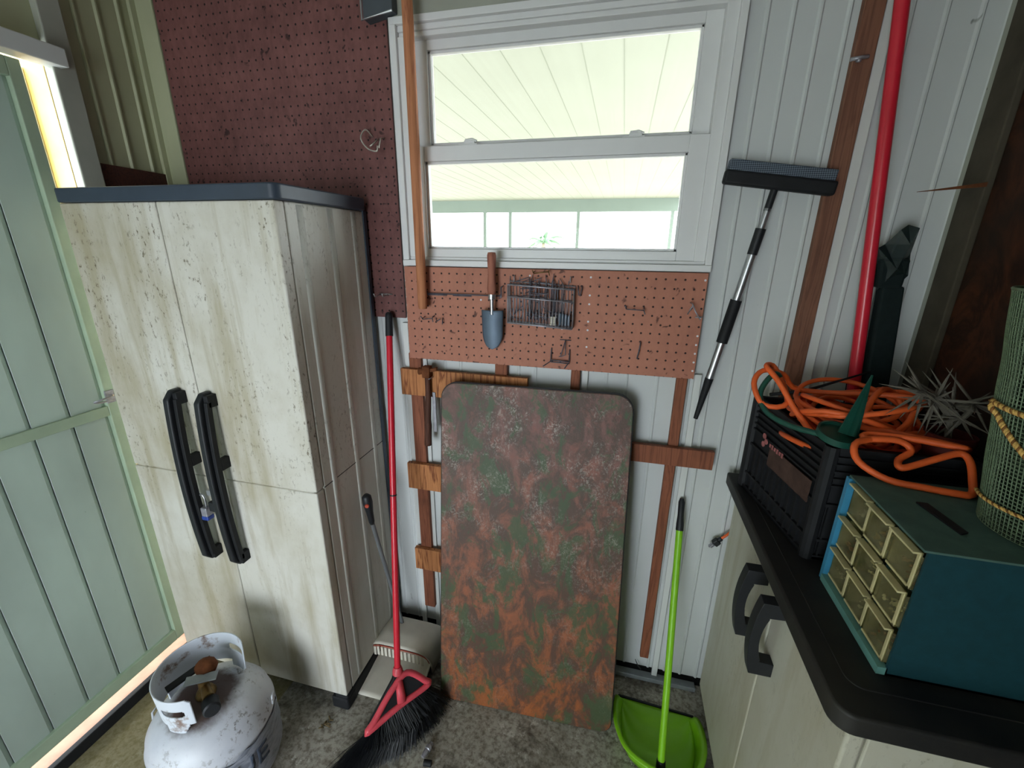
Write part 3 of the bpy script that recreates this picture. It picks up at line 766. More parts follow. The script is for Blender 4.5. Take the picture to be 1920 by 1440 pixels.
# ------------------------------------------------------------------ squeegee
t = thing('squeegee', 'long-handled window squeegee with black head hanging on the ribbed wall right of the window', 'squeegee', (.25, -.03, 1.06))
def SL(x0, z0, x1, z1, r0, r1, name, mat, yy=-.034, **k):
    return MB().tube([(x0, yy, z0), ((x0 + x1) / 2, yy, (z0 + z1) / 2), (x1, yy, z1)], [r0, (r0 + r1) / 2, r1], 14).make(name, M[mat], t, smooth='auto', **k)
hp = lambda f: (.350 + (.247 - .350) * f, 1.700 + (1.066 - 1.700) * f)
def seg(f0, f1, r0, r1, name, mat): a, b = hp(f0), hp(f1); return SL(a[0], a[1], b[0], b[1], r0, r1, name, mat)
seg(-.015, .10, .0085, .0085, 'neck', 'black'); seg(.09, .19, .0085, .0085, 'upper_pole', 'alu')
seg(.165, .265, .0125, .0120, 'joint', 'black'); seg(.26, .82, .0105, .0105, 'lower_pole', 'alu')
seg(.45, .635, .0145, .0145, 'grip', 'black_dusty'); seg(.80, 1.0, .0115, .006, 'end_grip', 'black_dusty')
a, b = Vector((.229, -.034, 1.7315)), Vector((.480, -.034, 1.6985)); u = (b - a).normalized(); w = Vector((0, -1, 0)).cross(u)
if w.z < 0: w = -w
def sq(dx0, dx1, h0, h1, y0, y1):
    m_ = MB(); A = a + u * dx0; B = b - u * dx1
    m_.hexa([A + w * h0 + Vector((0, y0, 0)), B + w * h0 + Vector((0, y0, 0)), B + w * h0 + Vector((0, y1, 0)), A + w * h0 + Vector((0, y1, 0)),
             A + w * h1 + Vector((0, y0, 0)), B + w * h1 + Vector((0, y0, 0)), B + w * h1 + Vector((0, y1, 0)), A + w * h1 + Vector((0, y1, 0))]); return m_
sq(0, 0, -.030, .003, -.016, .012).make('head', M['black_dusty'], t, bevel=.006, smooth='auto', segs=3)
sq(.004, .008, .002, .027, -.014, .012).make('scrubber', M['scrub'], t, bevel=.003, smooth='auto')

# red pole and thin white strip
tag(MB().tube([(.590, -.095, .90), (.607, -.075, 1.24), (.520, -.055, 2.04), (.479, -.046, 2.40)][1:] if False else [(.640, -.075, .907), (.519, -.055, 2.04), (.481, -.047, 2.40)], .0140, 20).make('red_pole', M['red'], smooth='auto'), 'glossy red pole leaning on the ribbed wall behind the crate', 'pole')

# ------------------------------------------------------------------ tall cabinet, left
t = thing('tall_cabinet', 'tall mildewed white resin storage cabinet with black handles and dark top', 'cabinet', (-1.14, -.22, 0))
x0, x1, yb, yf = -1.478, -.799, -.03, -.40
b = MB().box(x0, x1, yf + .035, yb, .062, 1.646)
body = b.make('body', M['cab_side'], t, bevel=.004)
g = MB()
for yy in (-.315, -.195, -.085): g.prism([(x1 - .001, yy - .016, .075), (x1 + .0022, yy - .005, .075), (x1 + .0022, yy + .005, .075), (x1 - .001, yy + .016, .075)], (0, 0, 1.565))
g.make('side_rib', M['cab_side'], body, smooth=True)
MB().box(x0 + .1, x1 + .0006, yf + .036, yb - .004, .863, .8655).make('side_seam', M['black_dusty'], body)
MB().box(x1 - .002, x1 + .005, -.036, -.022, .02, 1.646).make('back_edge', M['cap_blue'], body)
xm = -1.150
for nm, xa, xb, hx in (('door', x0, xm - .0015, -1.213), ('door', xm + .0015, x1, -1.105)):
    d = MB().box(xa, xb, yf, yf + .033, .064, .862).box(xa, xb, yf, yf + .033, .866, 1.645).box(xa + .01, xb - .012, yf + .004, yf + .03, .86, .868)
    d = d.make(nm, M['cab_white'], t, bevel=.010 if False else .008, segs=4, smooth='auto')
    # long bowed handle
    h = MB()
    def hy(z): s_ = (z - .8615) / .2875; return yf - .044 - .014 * (1 - s_ * s_)
    n = 24; zs = [.574 + .575 * k / n for k in range(n + 1)]
    out = [(hx - .014, yf, zs[0])]
    for z in zs: out.append((hx - .014, hy(z) + (.018 if z in (zs[0], zs[-1]) else 0), z))
    out.append((hx - .014, yf, zs[-1])); out.append((hx - .014, yf, zs[-1] - .035))
    for z in zs[-3:1:-1]: out.append((hx - .014, hy(z) + .020, z))
    out.append((hx - .014, yf, zs[0] + .035))
    h.prism(out, (.020, 0, 0))
    hnd = h.make('handle', M['black'], d, bevel=.004, smooth='auto')
    h2 = MB(); out = []
    for z in zs[1:-1]: out.append((hx + .008, hy(z) + .012, z))
    for z in zs[-2:0:-1]: out.append((hx + .008, hy(z) + .028, z))
    h2.prism(out, (.012, 0, 0))
    for z in (.60, .93, 1.125): h2.box(hx + .004, hx + .020, yf - .030, yf, z - .018, z + .018)
    h2.make('inner_grip', M['black_dusty'], hnd, bevel=.002)
cp = []
cr = .022
X0, X1, Y0, Y1 = x0 - .008, x1 + .014, yf - .006, yb + .006
for cx, cy, a0 in ((X1 - cr, Y1 - cr, 0), (X0 + cr, Y1 - cr, 90), (X0 + cr, Y0 + cr, 180), (X1 - cr, Y0 + cr, 270)):
    for k in range(5): an = radians(a0 + 90 * k / 4); cp.append((cx + cr * cos(an), cy + cr * sin(an), 1.646))
MB().prism(cp, (0, 0, .036)).make('cap', M['cap_blue'], t, bevel=.004, smooth='auto', segs=3)
bs = MB().box(x0 + .01, x1 - .004, yf + .06, yb, .028, .062)
bs.box(x1 - .05, x1 + .002, yf + .0, yb, .0, .062).box(x0, x0 + .05, yf + .0, yb, .0, .062).box(x0 + .02, x1 - .02, yf + .012, yf + .05, .045, .064)
bs.box(x1 - .062, x1 + .004, yf - .004, yf + .05, 0, .05)
bs.make('base', M['black_dusty'], t, bevel=.008, segs=3)
hs = MB().box(-1.182, -1.150, yf - .006, yf, .800, .838).box(-1.176, -1.160, yf - .024, yf - .005, .812, .830)
hs.make('hasp', M['alu'], t, bevel=.0015, label='silver hasp between the handles')
MB().box(-1.165, -1.126, yf - .036, yf, .765, .797).make('hasp_bracket', M['black'], t, bevel=.003)
k_ = thing('padlock', 'small silver padlock with blue bumper hanging on the hasp between the cabinet handles', 'padlock', (-1.188, yf - .034, .735))
MB().tube(smoothpath([(-1.198, yf - .030, .774), (-1.198, yf - .030, .806), (-1.189, yf - .030, .818), (-1.180, yf - .030, .806), (-1.180, yf - .030, .774)], 5), .0030, 8).make('shackle', M['alu'], k_, smooth=True)
MB().box(-1.206, -1.172, yf - .040, yf - .020, .742, .775).make('body', M['steel'], k_, bevel=.003)
MB().box(-1.208, -1.170, yf - .042, yf - .018, .732, .747).make('bumper', M['blue'], k_, bevel=.004, label='blue bumper')
tag(MB().hexa([(-1.548, -.262, 1.683), (-1.540, -.262, 1.683), (-1.540, -.03, 1.683), (-1.548, -.03, 1.683), (-1.548, -.262, 1.772), (-1.540, -.262, 1.772), (-1.540, -.03, 1.768), (-1.548, -.03, 1.768)]).make('wooden_plank', M['wood_dark']), 'dark brown plank against the left wall just above the tall cabinet', 'plank')

# ------------------------------------------------------------------ propane tank
TX, TY = -1.045, -.655
t = thing('propane_tank', 'dirty white propane tank with open collar standing in front of the tall cabinet', 'gas tank', (TX, TY, 0))
MB().lathe([(0, .335), (.03, .334), (.07, .328), (.105, .315), (.132, .295), (.149, .268), (.155, .238), (.157, .235), (.157, .228), (.155, .225), (.155, .085), (.149, .055), (.13, .032), (.10, .02), (0, .015)], (TX, TY, 0), 64).make('body', M['tank'], t, smooth=True)
MB().lathe([(.112, .0), (.116, .0), (.116, .034), (.112, .034)], (TX, TY, 0), 48).make('foot_ring', M['tank'], t, smooth='auto')
def slv(u, v):
    a = 2 * pi * u; zb = .075 + .008 * noise.noise(Vector((cos(a) * 3, sin(a) * 3, 1))); zt = .222 + .014 * noise.noise(Vector((cos(a) * 5, sin(a) * 5, 4)))
    z = zb + (zt - zb) * v
    r = .1575 + .003 * abs(noise.noise(Vector((cos(a) * 6, sin(a) * 6, z * 25)))) - (.0 if z > .09 else (.09 - z) * .12)
    return Vector((TX + r * cos(a), TY + r * sin(a), z))
sl = MB().grid(slv, 120, 14, wrap=True).make('label_sleeve', M['sleeve'], t, smooth=True)
def wrap_text(txt, ang, z, size, r, par, mat):
    cu = bpy.data.curves.new('lettering', 'FONT'); cu.body = txt; cu.size = size; cu.align_x = 'CENTER'; cu.resolution_u = 2; cu.offset = .0006
    tmp = bpy.data.objects.new('lettering', cu); COL.objects.link(tmp)
    dg = bpy.context.evaluated_depsgraph_get(); me = bpy.data.meshes.new_from_object(tmp.evaluated_get(dg))
    bpy.data.objects.remove(tmp)
    bm = bmesh.new(); bm.from_mesh(me)
    bmesh.ops.subdivide_edges(bm, edges=[e for e in bm.edges if e.calc_length() > .012], cuts=3, use_grid_fill=False)
    bmesh.ops.triangulate(bm, faces=bm.faces)
    for v in bm.verts:
        a = ang + v.co.x / r; v.co = Vector((TX + r * cos(a), TY + r * sin(a), z + v.co.y))
    mb = MB(); mb.bm.free(); mb.bm = bm
    bpy.data.meshes.remove(me)
    return mb.make('lettering', mat, par, solid=.0012)
wrap_text('BLUE', radians(-28), .135, .085, .1625, sl, M['letter'])
wrap_text('V', radians(-112), .125, .085, .1625, sl, M['letter'])
cR = .098
def cth(u): return radians(50) + u * radians(258)       # the gap faces the camera's right
def colf(u, v):
    a = cth(u); z = .322 + .118 * v; e = min(u, 1 - u)
    rr = cR + .006 * v
    return Vector((TX + rr * cos(a), TY + rr * sin(a), z))
def keepc(u, v):
    for uc in (.11, .89):
        du = (u - uc) * 4.5 * cR; dv = (v - .60) * .118
        if (abs(du) < .020 and abs(dv) < .012) or math.hypot(abs(du) - .020, dv) < .012: return False
    e = min(u, 1 - u) * 4.5 * cR; top = (1 - v) * .118; bot = v * .118
    if e < .016 and top < .016 and math.hypot(.016 - e, .016 - top) > .016: return False
    if bot < .030 and .045 * 0 + e < .030 - bot * .6: return False
    if bot < .022 and not (e < .075 or .42 < u < .58): return False
    return True
MB().grid(colf, 150, 36, keepc).make('collar', M['collar'], t, smooth=True, solid=.003)
vv = MB()
vv.lathe([(0, .325), (.024, .325), (.026, .335), (.020, .348), (.014, .352), (.013, .385), (0, .385)], (TX, TY, 0), 20)
vv.lathe([(0, 0), (.010, 0), (.012, .012), (.014, .03), (.014, .045), (0, .045)], (TX + .008, TY - .004, .365), 16, axis=(.85, -.5, 0))
valve = vv.make('valve', M['brass'], t, smooth='auto')
MB().lathe([(0, .0), (.014, 0), (.026, .006), (.029, .018), (.022, .030), (.010, .036), (0, .036)], (TX - .008, TY + .018, .390), 10, axis=(.1, .3, 1)).make('knob', M['rust'], valve, smooth='auto')
MB().lathe([(0, 0), (.019, 0), (.021, .004), (.021, .036), (.017, .040), (0, .040)], (TX + .045, TY - .025, .352), 20, axis=(.8, -.55, .1)).make('valve_plug', M['black'], valve, smooth='auto')
MB().obox((TX - .035, TY - .005, .402), (.022, .050, .006), (.010, -.004, 0), (0, 0, .003)).make('hang_tag', M['black_dusty'], t, bevel=.001)
MB().obox((TX + .012, TY - .01, .405), (.030, .022, -.004), (-.008, .012, 0), (0, 0, .002)).make('bleed_plate', M['sill_grey'], t, bevel=.003)
for a in (radians(30), radians(195)):
    cx, cy = TX + .160 * cos(a), TY + .160 * sin(a)
    tn = Vector((-sin(a), cos(a), 0)); o_ = Vector((cx, cy, .248))
    lg = MB()
    lg.tube([o_ - tn * .012, o_ - tn * .009 + Vector((0, 0, .022)), o_ + tn * .009 + Vector((0, 0, .022)), o_ + tn * .012], .003, 6)
    lg.make('side_lug', M['tank'], t, smooth=True)

# ------------------------------------------------------------------ leaning folding table
BL, BR = Vector((-.508, -.281, .001)), Vector((.092, -.257, .001))
U = (BR - BL).normalized(); Vv = Vector((-.024, .181, 1.135)); hgt = Vv.length; Vv.normalize(); Nn = U.cross(Vv).normalized()
wid = (BR - BL).length
t = thing('folding_table', 'folding card table with mottled rust and green painted top leaning folded against the wall', 'table', BL)
def rr(w0, h0, w1, h1, radii, back):
    out = []
    for (cx, cy, a0), r in zip((((w1, h1, 0)), ((w0, h1, 90)), ((w0, h0, 180)), ((w1, h0, 270))), radii):
        sx = -1 if cx == w1 else 1; sy = -1 if cy == h1 else 1
        for k in range(9):
            an = radians(a0 + 90 * k / 8)
            out.append(BL + U * (cx + sx * r + r * cos(an)) + Vv * (cy + sy * r + r * sin(an)) - Nn * back)
    return out
MB().prism(rr(.003, .003, wid - .003, hgt - .003, (.052, .052, .010, .040), 0), -Nn * .010).make('tabletop', M['table'], t, bevel=.002)
MB().prism(rr(0, 0, wid, hgt, (.055, .055, .012, .042), .003), -Nn * .022).make('edge_band', M['black'], t, bevel=.002)
fr = MB()
for a_, b_ in (((.05, .10), (.05, 1.0)), ((.55, .10), (.55, 1.0))):
    fr = MB(); fr.tube([BL + U * a_[0] + Vv * a_[1] - Nn * .031, BL + U * b_[0] + Vv * b_[1] - Nn * .031], .006, 8)
    fr.make('folded_leg', M['steel'], t, smooth='auto')

# ------------------------------------------------------------------ broom
t = thing('broom', 'broom with long red handle, faded red head and black bristles on the floor', 'broom', (-.62, -.38, 0))
ptop = Vector((-.736, -.030, 1.335)); pbot = Vector((-.618, -.362, .178)); ax = (pbot - ptop)
MB().tube([ptop + ax * .055, ptop + ax * .5, pbot], .0105, 16).make('handle', M['red'], t, smooth='auto')
MB().tube([ptop + ax * .499, ptop + ax * .503], .0114, 16).make('handle_joint', M['black'], t)
MB().tube([ptop, ptop + ax * .004, ptop + ax * .012, ptop + ax * .02, ptop + ax * .065], [.007, .0115, .0125, .0120, .0125], 16).make('end_cap', M['black'], t, smooth='auto')
# head: plane through E0 (camera side) and E1 (far side)
E0, E1 = Vector((-.655, -.502, .092)), Vector((-.535, -.325, .112))
ctr = pbot; hd = (E1 - E0).normalized(); nrm = hd.cross((ctr - (E0 + E1) / 2)).normalized()
upv = (ctr - (E0 + E1) / 2).normalized()
def slab(pts, th, off=0): return MB().prism([p + nrm * (off - th / 2) for p in pts], nrm * th)
neck = ctr + upv * .010
pts = [E0, E0 + upv * .022 + hd * .004, ctr - hd * .020, neck - hd * .016, neck + hd * .016, ctr + hd * .018, E1 + upv * .026 - hd * .006, E1, ]
head = slab(pts, .020).make('head', M['black_dusty'], t, bevel=.004, smooth='auto')
# raised red rim
def rim(ps, r): return smoothpath(ps, 5, closed=True)
ring = [E0 + upv * .004, E0 + upv * .018 + hd * .02, ctr - upv * .032 - hd * .03, ctr - upv * .012 + hd * .03, E1 + upv * .020 - hd * .01, E1 + upv * .000, (E0 + E1) / 2 + upv * .006]
side = -nrm if nrm.dot(Vector((0, -1.3, 1.5)) - ctr) < 0 else nrm
MB().tube([p + side * .009 for p in rim(ring, 0)], .0105, 8, closed=True).make('head_rim', M['red_plastic'], head, smooth=True, label='faded red rim')
MB().tube([ctr - upv * .015 + side * .009, (E0 + E1) / 2 + hd * .01 + upv * .012 + side * .009], [.012, .016], 8).make('head_rib', M['red_plastic'], head, smooth=True)
MB().lathe([(0, -.002), (.017, -.002), (.017, .010), (.013, .022), (0, .022)], pbot - ax.normalized() * .004, 16, axis=-ax).make('socket', M['red_plastic'], t, smooth='auto')
br = MB(); r3 = random.Random(11)
F0, F1 = Vector((-.745, -.600, .004)), Vector((-.500, -.292, .004))
for k in range(1900):
    f = r3.random(); w_ = r3.uniform(-.012, .012)
    p = E0.lerp(E1, f) + nrm * w_ + upv * .002
    g_ = f + r3.uniform(-.05, .05); e = F0.lerp(F1, g_) + Vector((r3.gauss(0, .012), r3.gauss(0, .014), 0))
    bow = Vector((.075, -.012, 0)) * (4 * f * (1 - f)) ** .8; e = e + bow
    L0 = (e - p)
    if r3.random() < .25: e = p + L0 * r3.uniform(.75, .98)
    e.z = max(e.z, .002 + r3.random() * .012)
    mid = (p + e) / 2 + side * r3.uniform(-.002, .012) + bow * .25 + Vector((r3.gauss(0, .003), r3.gauss(0, .003), r3.gauss(0.004, .003)))
    mid.z = max(mid.z, .008)
    br.tube([p, mid, e], [.0011, .0010, .0006], 3)
br.make('bristles', plain('black_bristle', S(16, 18, 22), .5, 0, .35, .2, 40), t)

# ------------------------------------------------------------------ white lobby dustpan
t = thing('dustpan', 'off-white hooded dustpan with grey upright handle beside the tall cabinet', 'dustpan', (-.69, -.2, 0))
A0, A1, B0, B1 = -.345, -.095, -.812, -.572
def pan(u, v):
    x = B0 + (B1 - B0) * u + (.006 if v < .1 else 0) * 0; yy = A0 + (A1 - A0) * v
    edge = abs(2 * u - 1); z = .006 + .010 * v + (.035 * max(0, (edge - .86) / .14) * min(1, v * 2.2))
    x += .006 * v * (1 - 2 * u)
    return Vector((x, yy, z))
MB().grid(pan, 28, 14).make('tray', M['bone'], t, smooth=True, solid=.004)
def hood(u, v):
    a = pi * u; ce = -cos(a); xx = (B0 + B1) / 2 + math.copysign(abs(ce) ** .55, ce) * .122
    zz = .008 + .118 * (sin(a) ** .42) * (1 - .32 * max(0, v - .35) ** 1.3)
    yy = -.232 + .150 * v + .022 * (1 - sin(a))
    return Vector((xx, yy, zz))
MB().grid(hood, 36, 12).make('hood', M['bone'], t, smooth=True, solid=.004)
def hoodb(u, v):
    p = hood(u, 1); return Vector((p.x, p.y + .0 , .008 + (p.z - .008) * v))
MB().grid(hoodb, 36, 2).make('hood_back', M['bone'], t, smooth=True, solid=.003)
def band(u, v):
    p = hood(.06 + .88 * u, 0); c0 = Vector(((B0 + B1) / 2, p.y, .008)); q = c0 + (p - c0) * (.975 - .10 * v); q.y = p.y - .004 + .012 * v; return q
MB().grid(band, 30, 2).make('hood_lip', M['red_dull'], t, smooth=True, solid=.002, label='dull red lip')
te = MB()
for k in range(13):
    x = B0 + .024 + k * (B1 - B0 - .048) / 12
    p = hood(math.acos(-min(1, abs(((x - (B0 + B1) / 2) / .122)) ** (1 / .55)) * (1 if x > (B0 + B1) / 2 else -1)) / pi, 0)
    te.hexa([(x - .0045, p.y - .006, p.z - .048), (x + .0045, p.y - .006, p.z - .048), (x + .0045, p.y - .002, p.z - .048), (x - .0045, p.y - .002, p.z - .048),
             (x - .0045, p.y - .006, p.z - .008), (x + .0045, p.y - .006, p.z - .008), (x + .0045, p.y - .002, p.z - .008), (x - .0045, p.y - .002, p.z - .008)])
te.make('comb_teeth', M['bone'], t)
g0, g1, g2 = Vector((-.735, -.115, .11)), Vector((-.7665, -.200, .640)), Vector((-.7690, -.212, .752))
MB().tube([g0, g1], .0075, 12).make('handle', M['grey_tube'], t, smooth='auto')
MB().tube([g1 - (g2 - g1) * .1, g1, g1.lerp(g2, .35), g1.lerp(g2, .7), g1.lerp(g2, .92), g2], [.008, .010, .012, .0165, .015, .007], 16).make('grip', M['black'], t, smooth=True)
gd = (g2 - g1).normalized()
MB().lathe([(0, 0), (.0075, 0), (.006, .004), (0, .004)], g1.lerp(g2, .68) + Vector((.006, -.0155, 0)), 12, axis=(.35, -.93, -.1)).make('grip_eyelet', M['red_dull'], t, smooth='auto', label='red eyelet')

# ------------------------------------------------------------------ green dustpan with long handle
t = thing('dustpan', 'lime green long-handled dustpan standing beside the right base cabinet', 'dustpan', (.24, -.25, 0))
path = smoothpath([(.116, -.122, 0), (.106, -.19, 0), (.114, -.27, 0), (.150, -.335, 0), (.245, -.372, 0), (.330, -.345, 0), (.366, -.28, 0), (.374, -.20, 0), (.364, -.135, 0)], 8)
ctr_ = Vector((.24, -.20, 0)); NP = len(path) - 1
def gp(u, v):
    i = min(NP, round(u * NP)); p = path[i].copy(); d = (p - ctr_)
    d.normalize(); f = sin(pi * u) ** .6
    if v < .5: q = p - d * .018 * (1 - v * 2); q.z = .004 + .072 * f * (v * 2)
    else: q = p + d * (.012 * (v - .5) * 2); q.z = .004 + .072 * f - .004 * (v - .5) * 2
    return q
fl = MB()
def flo(u, v):
    i = min(NP, round(u * NP)); p = gp(u, 0); c0 = Vector((p.x * .2 + .8 * .24, -.128, .004))
    a = path[0].lerp(path[-1], u); a = Vector((a.x, a.y, .004)); q = a.lerp(p, v)
    q.z = .004 + .004 * sin(pi * v * 3) ** 2 * sin(pi * u); return q
fl.grid(flo, NP, 16); fl.grid(gp, NP, 6)
fl.make('scoop', M['green'], t, smooth=True, solid=.003)
MB().hexa([(.114, -.120, .001), (.366, -.132, .001), (.366, -.124, .001), (.114, -.110, .001), (.114, -.120, .008), (.366, -.132, .008), (.366, -.124, .004), (.114, -.110, .004)]).make('rubber_lip', M['black'], t)
q0, q1 = Vector((.237, -.345, .055)), Vector((.2455, -.022, .786)); ax = q1 - q0
MB().tube([q0, q0 + ax * .5, q0 + ax * .90], .0105, 16).make('handle', M['green'], t, smooth='auto')
MB().tube([q0 + ax * .875, q0 + ax * .90, q0 + ax * .93, q0 + ax * .985, q1], [.0118, .0115, .0095, .0098, .006], 14).make('end_grip', M['black'], t, smooth='auto')
MB().tube([q0 - ax * .045, q0 + ax * .02], [.016, .013], 14).make('handle_socket', M['black'], t, smooth='auto')

# small things on the floor
t = thing('hose_nozzle', 'small brass and steel hose fitting lying on the floor in front of the painted tabletop', 'hose fitting', (-.47, -.46, 0))
MB().lathe([(0, -.022), (.006, -.022), (.008, -.012), (.008, 0), (.0105, .002), (.0105, .012), (.007, .014), (.007, .024), (0, .024)], (-.478, -.455, .0108), 16, axis=(.25, .95, 0)).make('barrel', M['steel'], t, smooth='auto')
MB().lathe([(0, -.012), (.009, -.012), (.009, .012), (0, .012)], (-.462, -.487, .0092), 14, axis=(.95, .1, 0)).make('elbow', M['black_dusty'], t, smooth='auto')
dbm = MB(); r4 = random.Random(5)
for k in range(9):
    c0 = Vector((-.842 + r4.gauss(0, .008), -.462 + r4.gauss(0, .009), .004)); a = r4.uniform(0, pi)
    dbm.tube([c0 - Vector((cos(a), sin(a), 0)) * .007, c0 + Vector((0, 0, .003)), c0 + Vector((cos(a), sin(a), .1)) * .007], .0025, 5)
tag(dbm.make('debris', M['debris']), 'little heap of dry debris on the floor by the cabinet foot', 'debris', kind='stuff')

# ------------------------------------------------------------------ base cabinet, right
t = thing('base_cabinet', 'low cream resin base cabinet with black countertop and bow handles along the right wall', 'cabinet', (.57, -.39, 0))
fx, by, fy = .392, -.04, -.742
bd = MB().box(fx + .028, XR - .01, fy, by, .05, .868)
bd.make('body', M['cab_white2'], t, bevel=.003)
MB().box(fx + .05, XR - .02, fy + .02, by, 0, .05).make('plinth', M['black_dusty'], t)
for i, (ya, yb_) in enumerate(((-.4265, by), (fy, -.4295))):
    d = MB().box(fx, fx + .026, ya, yb_, .055, .866)
    d = d.make('door', M['cab_white2'], t, bevel=.005, segs=3, smooth='auto')
    yy, zc = ((-.366, .735), (-.478, .745))[i]
    out = []
    for k in range(13):
        s_ = -1 + 2 * k / 12; out.append((fx - .046 - .012 * (1 - s_ * s_), zc + s_ * .097))
    out += [(fx, zc + .097), (fx, zc + .062), (fx - .030, zc + .060)]
    for k in range(9):
        s_ = 1 - 2 * k / 8; out.append((fx - .028 - .010 * (1 - s_ * s_), zc + s_ * .058))
    out += [(fx - .030, zc - .060), (fx, zc - .062), (fx, zc - .097)]
    MB().prism([(a_, yy - .014, b_) for a_, b_ in out], (0, .028, 0)).make('handle', M['black'], d, bevel=.003, smooth='auto')
ct = []
X0, X1, Y0, Y1, cr = .358, XR - .006, -.764, -.036, .03
for cx, cy, a0, r in ((X1 - .005, Y1 - .005, 0, .005), (X0 + .005, Y1 - .005, 90, .005), (X0 + cr, Y0 + cr, 180, cr), (X1 - .005, Y0 + .005, 270, .005)):
    for k in range(7): an = radians(a0 + 90 * k / 6); ct.append((cx + r * cos(an), cy + r * sin(an), .868))
ctp = MB().prism(ct, (0, 0, .038)).make('countertop', M['counter'], t, bevel=.006, smooth='auto', segs=3)
ln = [(.395, -.05, .9062), (.395, -.69, .9062)] + [(.395 + .022 * (1 - cos(radians(a_))), -.69 - .022 * sin(radians(a_)), .9062) for a_ in range(15, 91, 15)] + [(.74, -.712, .9062)]
MB().tube(ln, .0016, 6).make('countertop_bead', M['counter'], ctp)
CT = .906

# ------------------------------------------------------------------ milk crate with its contents
t = thing('milk_crate', 'black ribbed milk crate on the countertop holding the orange cord', 'crate', (.53, -.25, CT))
qa, qb, qc, qd = Vector((.376, -.095, 0)), Vector((.434, -.405, 0)), Vector((.700, -.405, 0)), Vector((.690, -.095, 0))
H0, H1 = CT + .001, 1.172
mc = MB()
def wallq(p, q, z0, z1, th, inset=0.0):
    d = (q - p).normalized(); n_ = Vector((d.y, -d.x, 0))
    cc = (qa + qb + qc + qd) / 4
    if n_.dot(cc - p) < 0: n_ = -n_
    a_, b_ = p + n_ * inset, q + n_ * inset
    mc.hexa([a_ + Vector((0, 0, z0)), b_ + Vector((0, 0, z0)), b_ + n_ * th + Vector((0, 0, z0)), a_ + n_ * th + Vector((0, 0, z0)),
             a_ + Vector((0, 0, z1)), b_ + Vector((0, 0, z1)), b_ + n_ * th + Vector((0, 0, z1)), a_ + n_ * th + Vector((0, 0, z1))])
for p, q in ((qa, qb), (qb, qc), (qc, qd), (qd, qa)):
    wallq(p, q, H0, H1, .004, .007)
    for k in range(6): wallq(p, q, H1 - .008 - .016 * k, H1 - .004 - .016 * k, .010, 0)
    wallq(p, q, H1 - .004, H1, .012, 0); wallq(p, q, H0, H0 + .010, .012, 0); wallq(p, q, H0 + .13, H0 + .137, .010, 0); wallq(p, q, H0 + .045, H0 + .051, .010, 0)
    for k in range(13):
        pp = p.lerp(q, (k + .15) / 13); wallq(pp, pp + (q - p) * .012, H0, H0 + .135, .008, .001)
for p in (qa, qb, qc, qd):
    cc = (qa + qb + qc + qd) / 4; d = (cc - p).normalized() * .012
    mc.tube([p + d + Vector((0, 0, H0)), p + d + Vector((0, 0, H1))], .014, 10)
mc.hexa([v + Vector((0, 0, H0)) for v in (qa, qb, qc, qd)] + [v + Vector((0, 0, H0 + .006)) for v in (qa, qb, qc, qd)])
crate = mc.make('crate_shell', M['black_dusty'], t)
lgm = MB(); dl = (qb - qa).normalized(); nl = Vector((-dl.y, dl.x, 0)); nl = nl if nl.x < 0 else -nl
def onface(s_, z): return qa + dl * s_ + nl * .0005 + Vector((0, 0, z))
for s_, z, r_ in ((.083, 1.090, .010), (.094, 1.079, .010), (.083, 1.068, .010)):
    lgm.lathe([(0, 0), (r_ * .75, 0), (r_ * .75, .0015), (0, .0015)], onface(s_, z), 14, axis=nl)
for k in range(6):
    s_ = .115 + k * .011
    lgm.obox(onface(s_, 1.078) + nl * .0008, dl * .0032, (0, 0, .006 if k % 2 else .0045), nl * .0006)
lgm.make('logo', M['pinklogo'], t, label='faded pink three-petal print')
lb = MB(); lb.obox(onface(.20, 1.052) - nl * .0003, dl * .085, (0, 0, .026), nl * .001)
lb.make('label_panel', plain('faded_crate_label', S(74, 56, 50), .8, 0, .2, .3, 30), t)

def P_(x, y_, z): return Vector((x, y_, z))
cd = MB(); r5 = random.Random(21)
cpts = []
cx, cy = .54, -.245
turns = 15
for k in range(turns * 12):
    a = k * 2 * pi / 12 + .3; f = k / (turns * 12)
    tn = k // 12
    rx = .105 + .020 * sin(tn * 1.7) ; ry = .105 + .022 * cos(tn * 2.3)
    ox, oy = .014 * sin(tn * 2.9), .018 * cos(tn * 1.3)
    z = 1.03 + .175 * f + .030 * sin(a + tn * 1.9) + .015 * sin(2 * a + tn)
    cpts.append(P_(cx + ox + rx * cos(a), cy + oy + ry * sin(a), z))
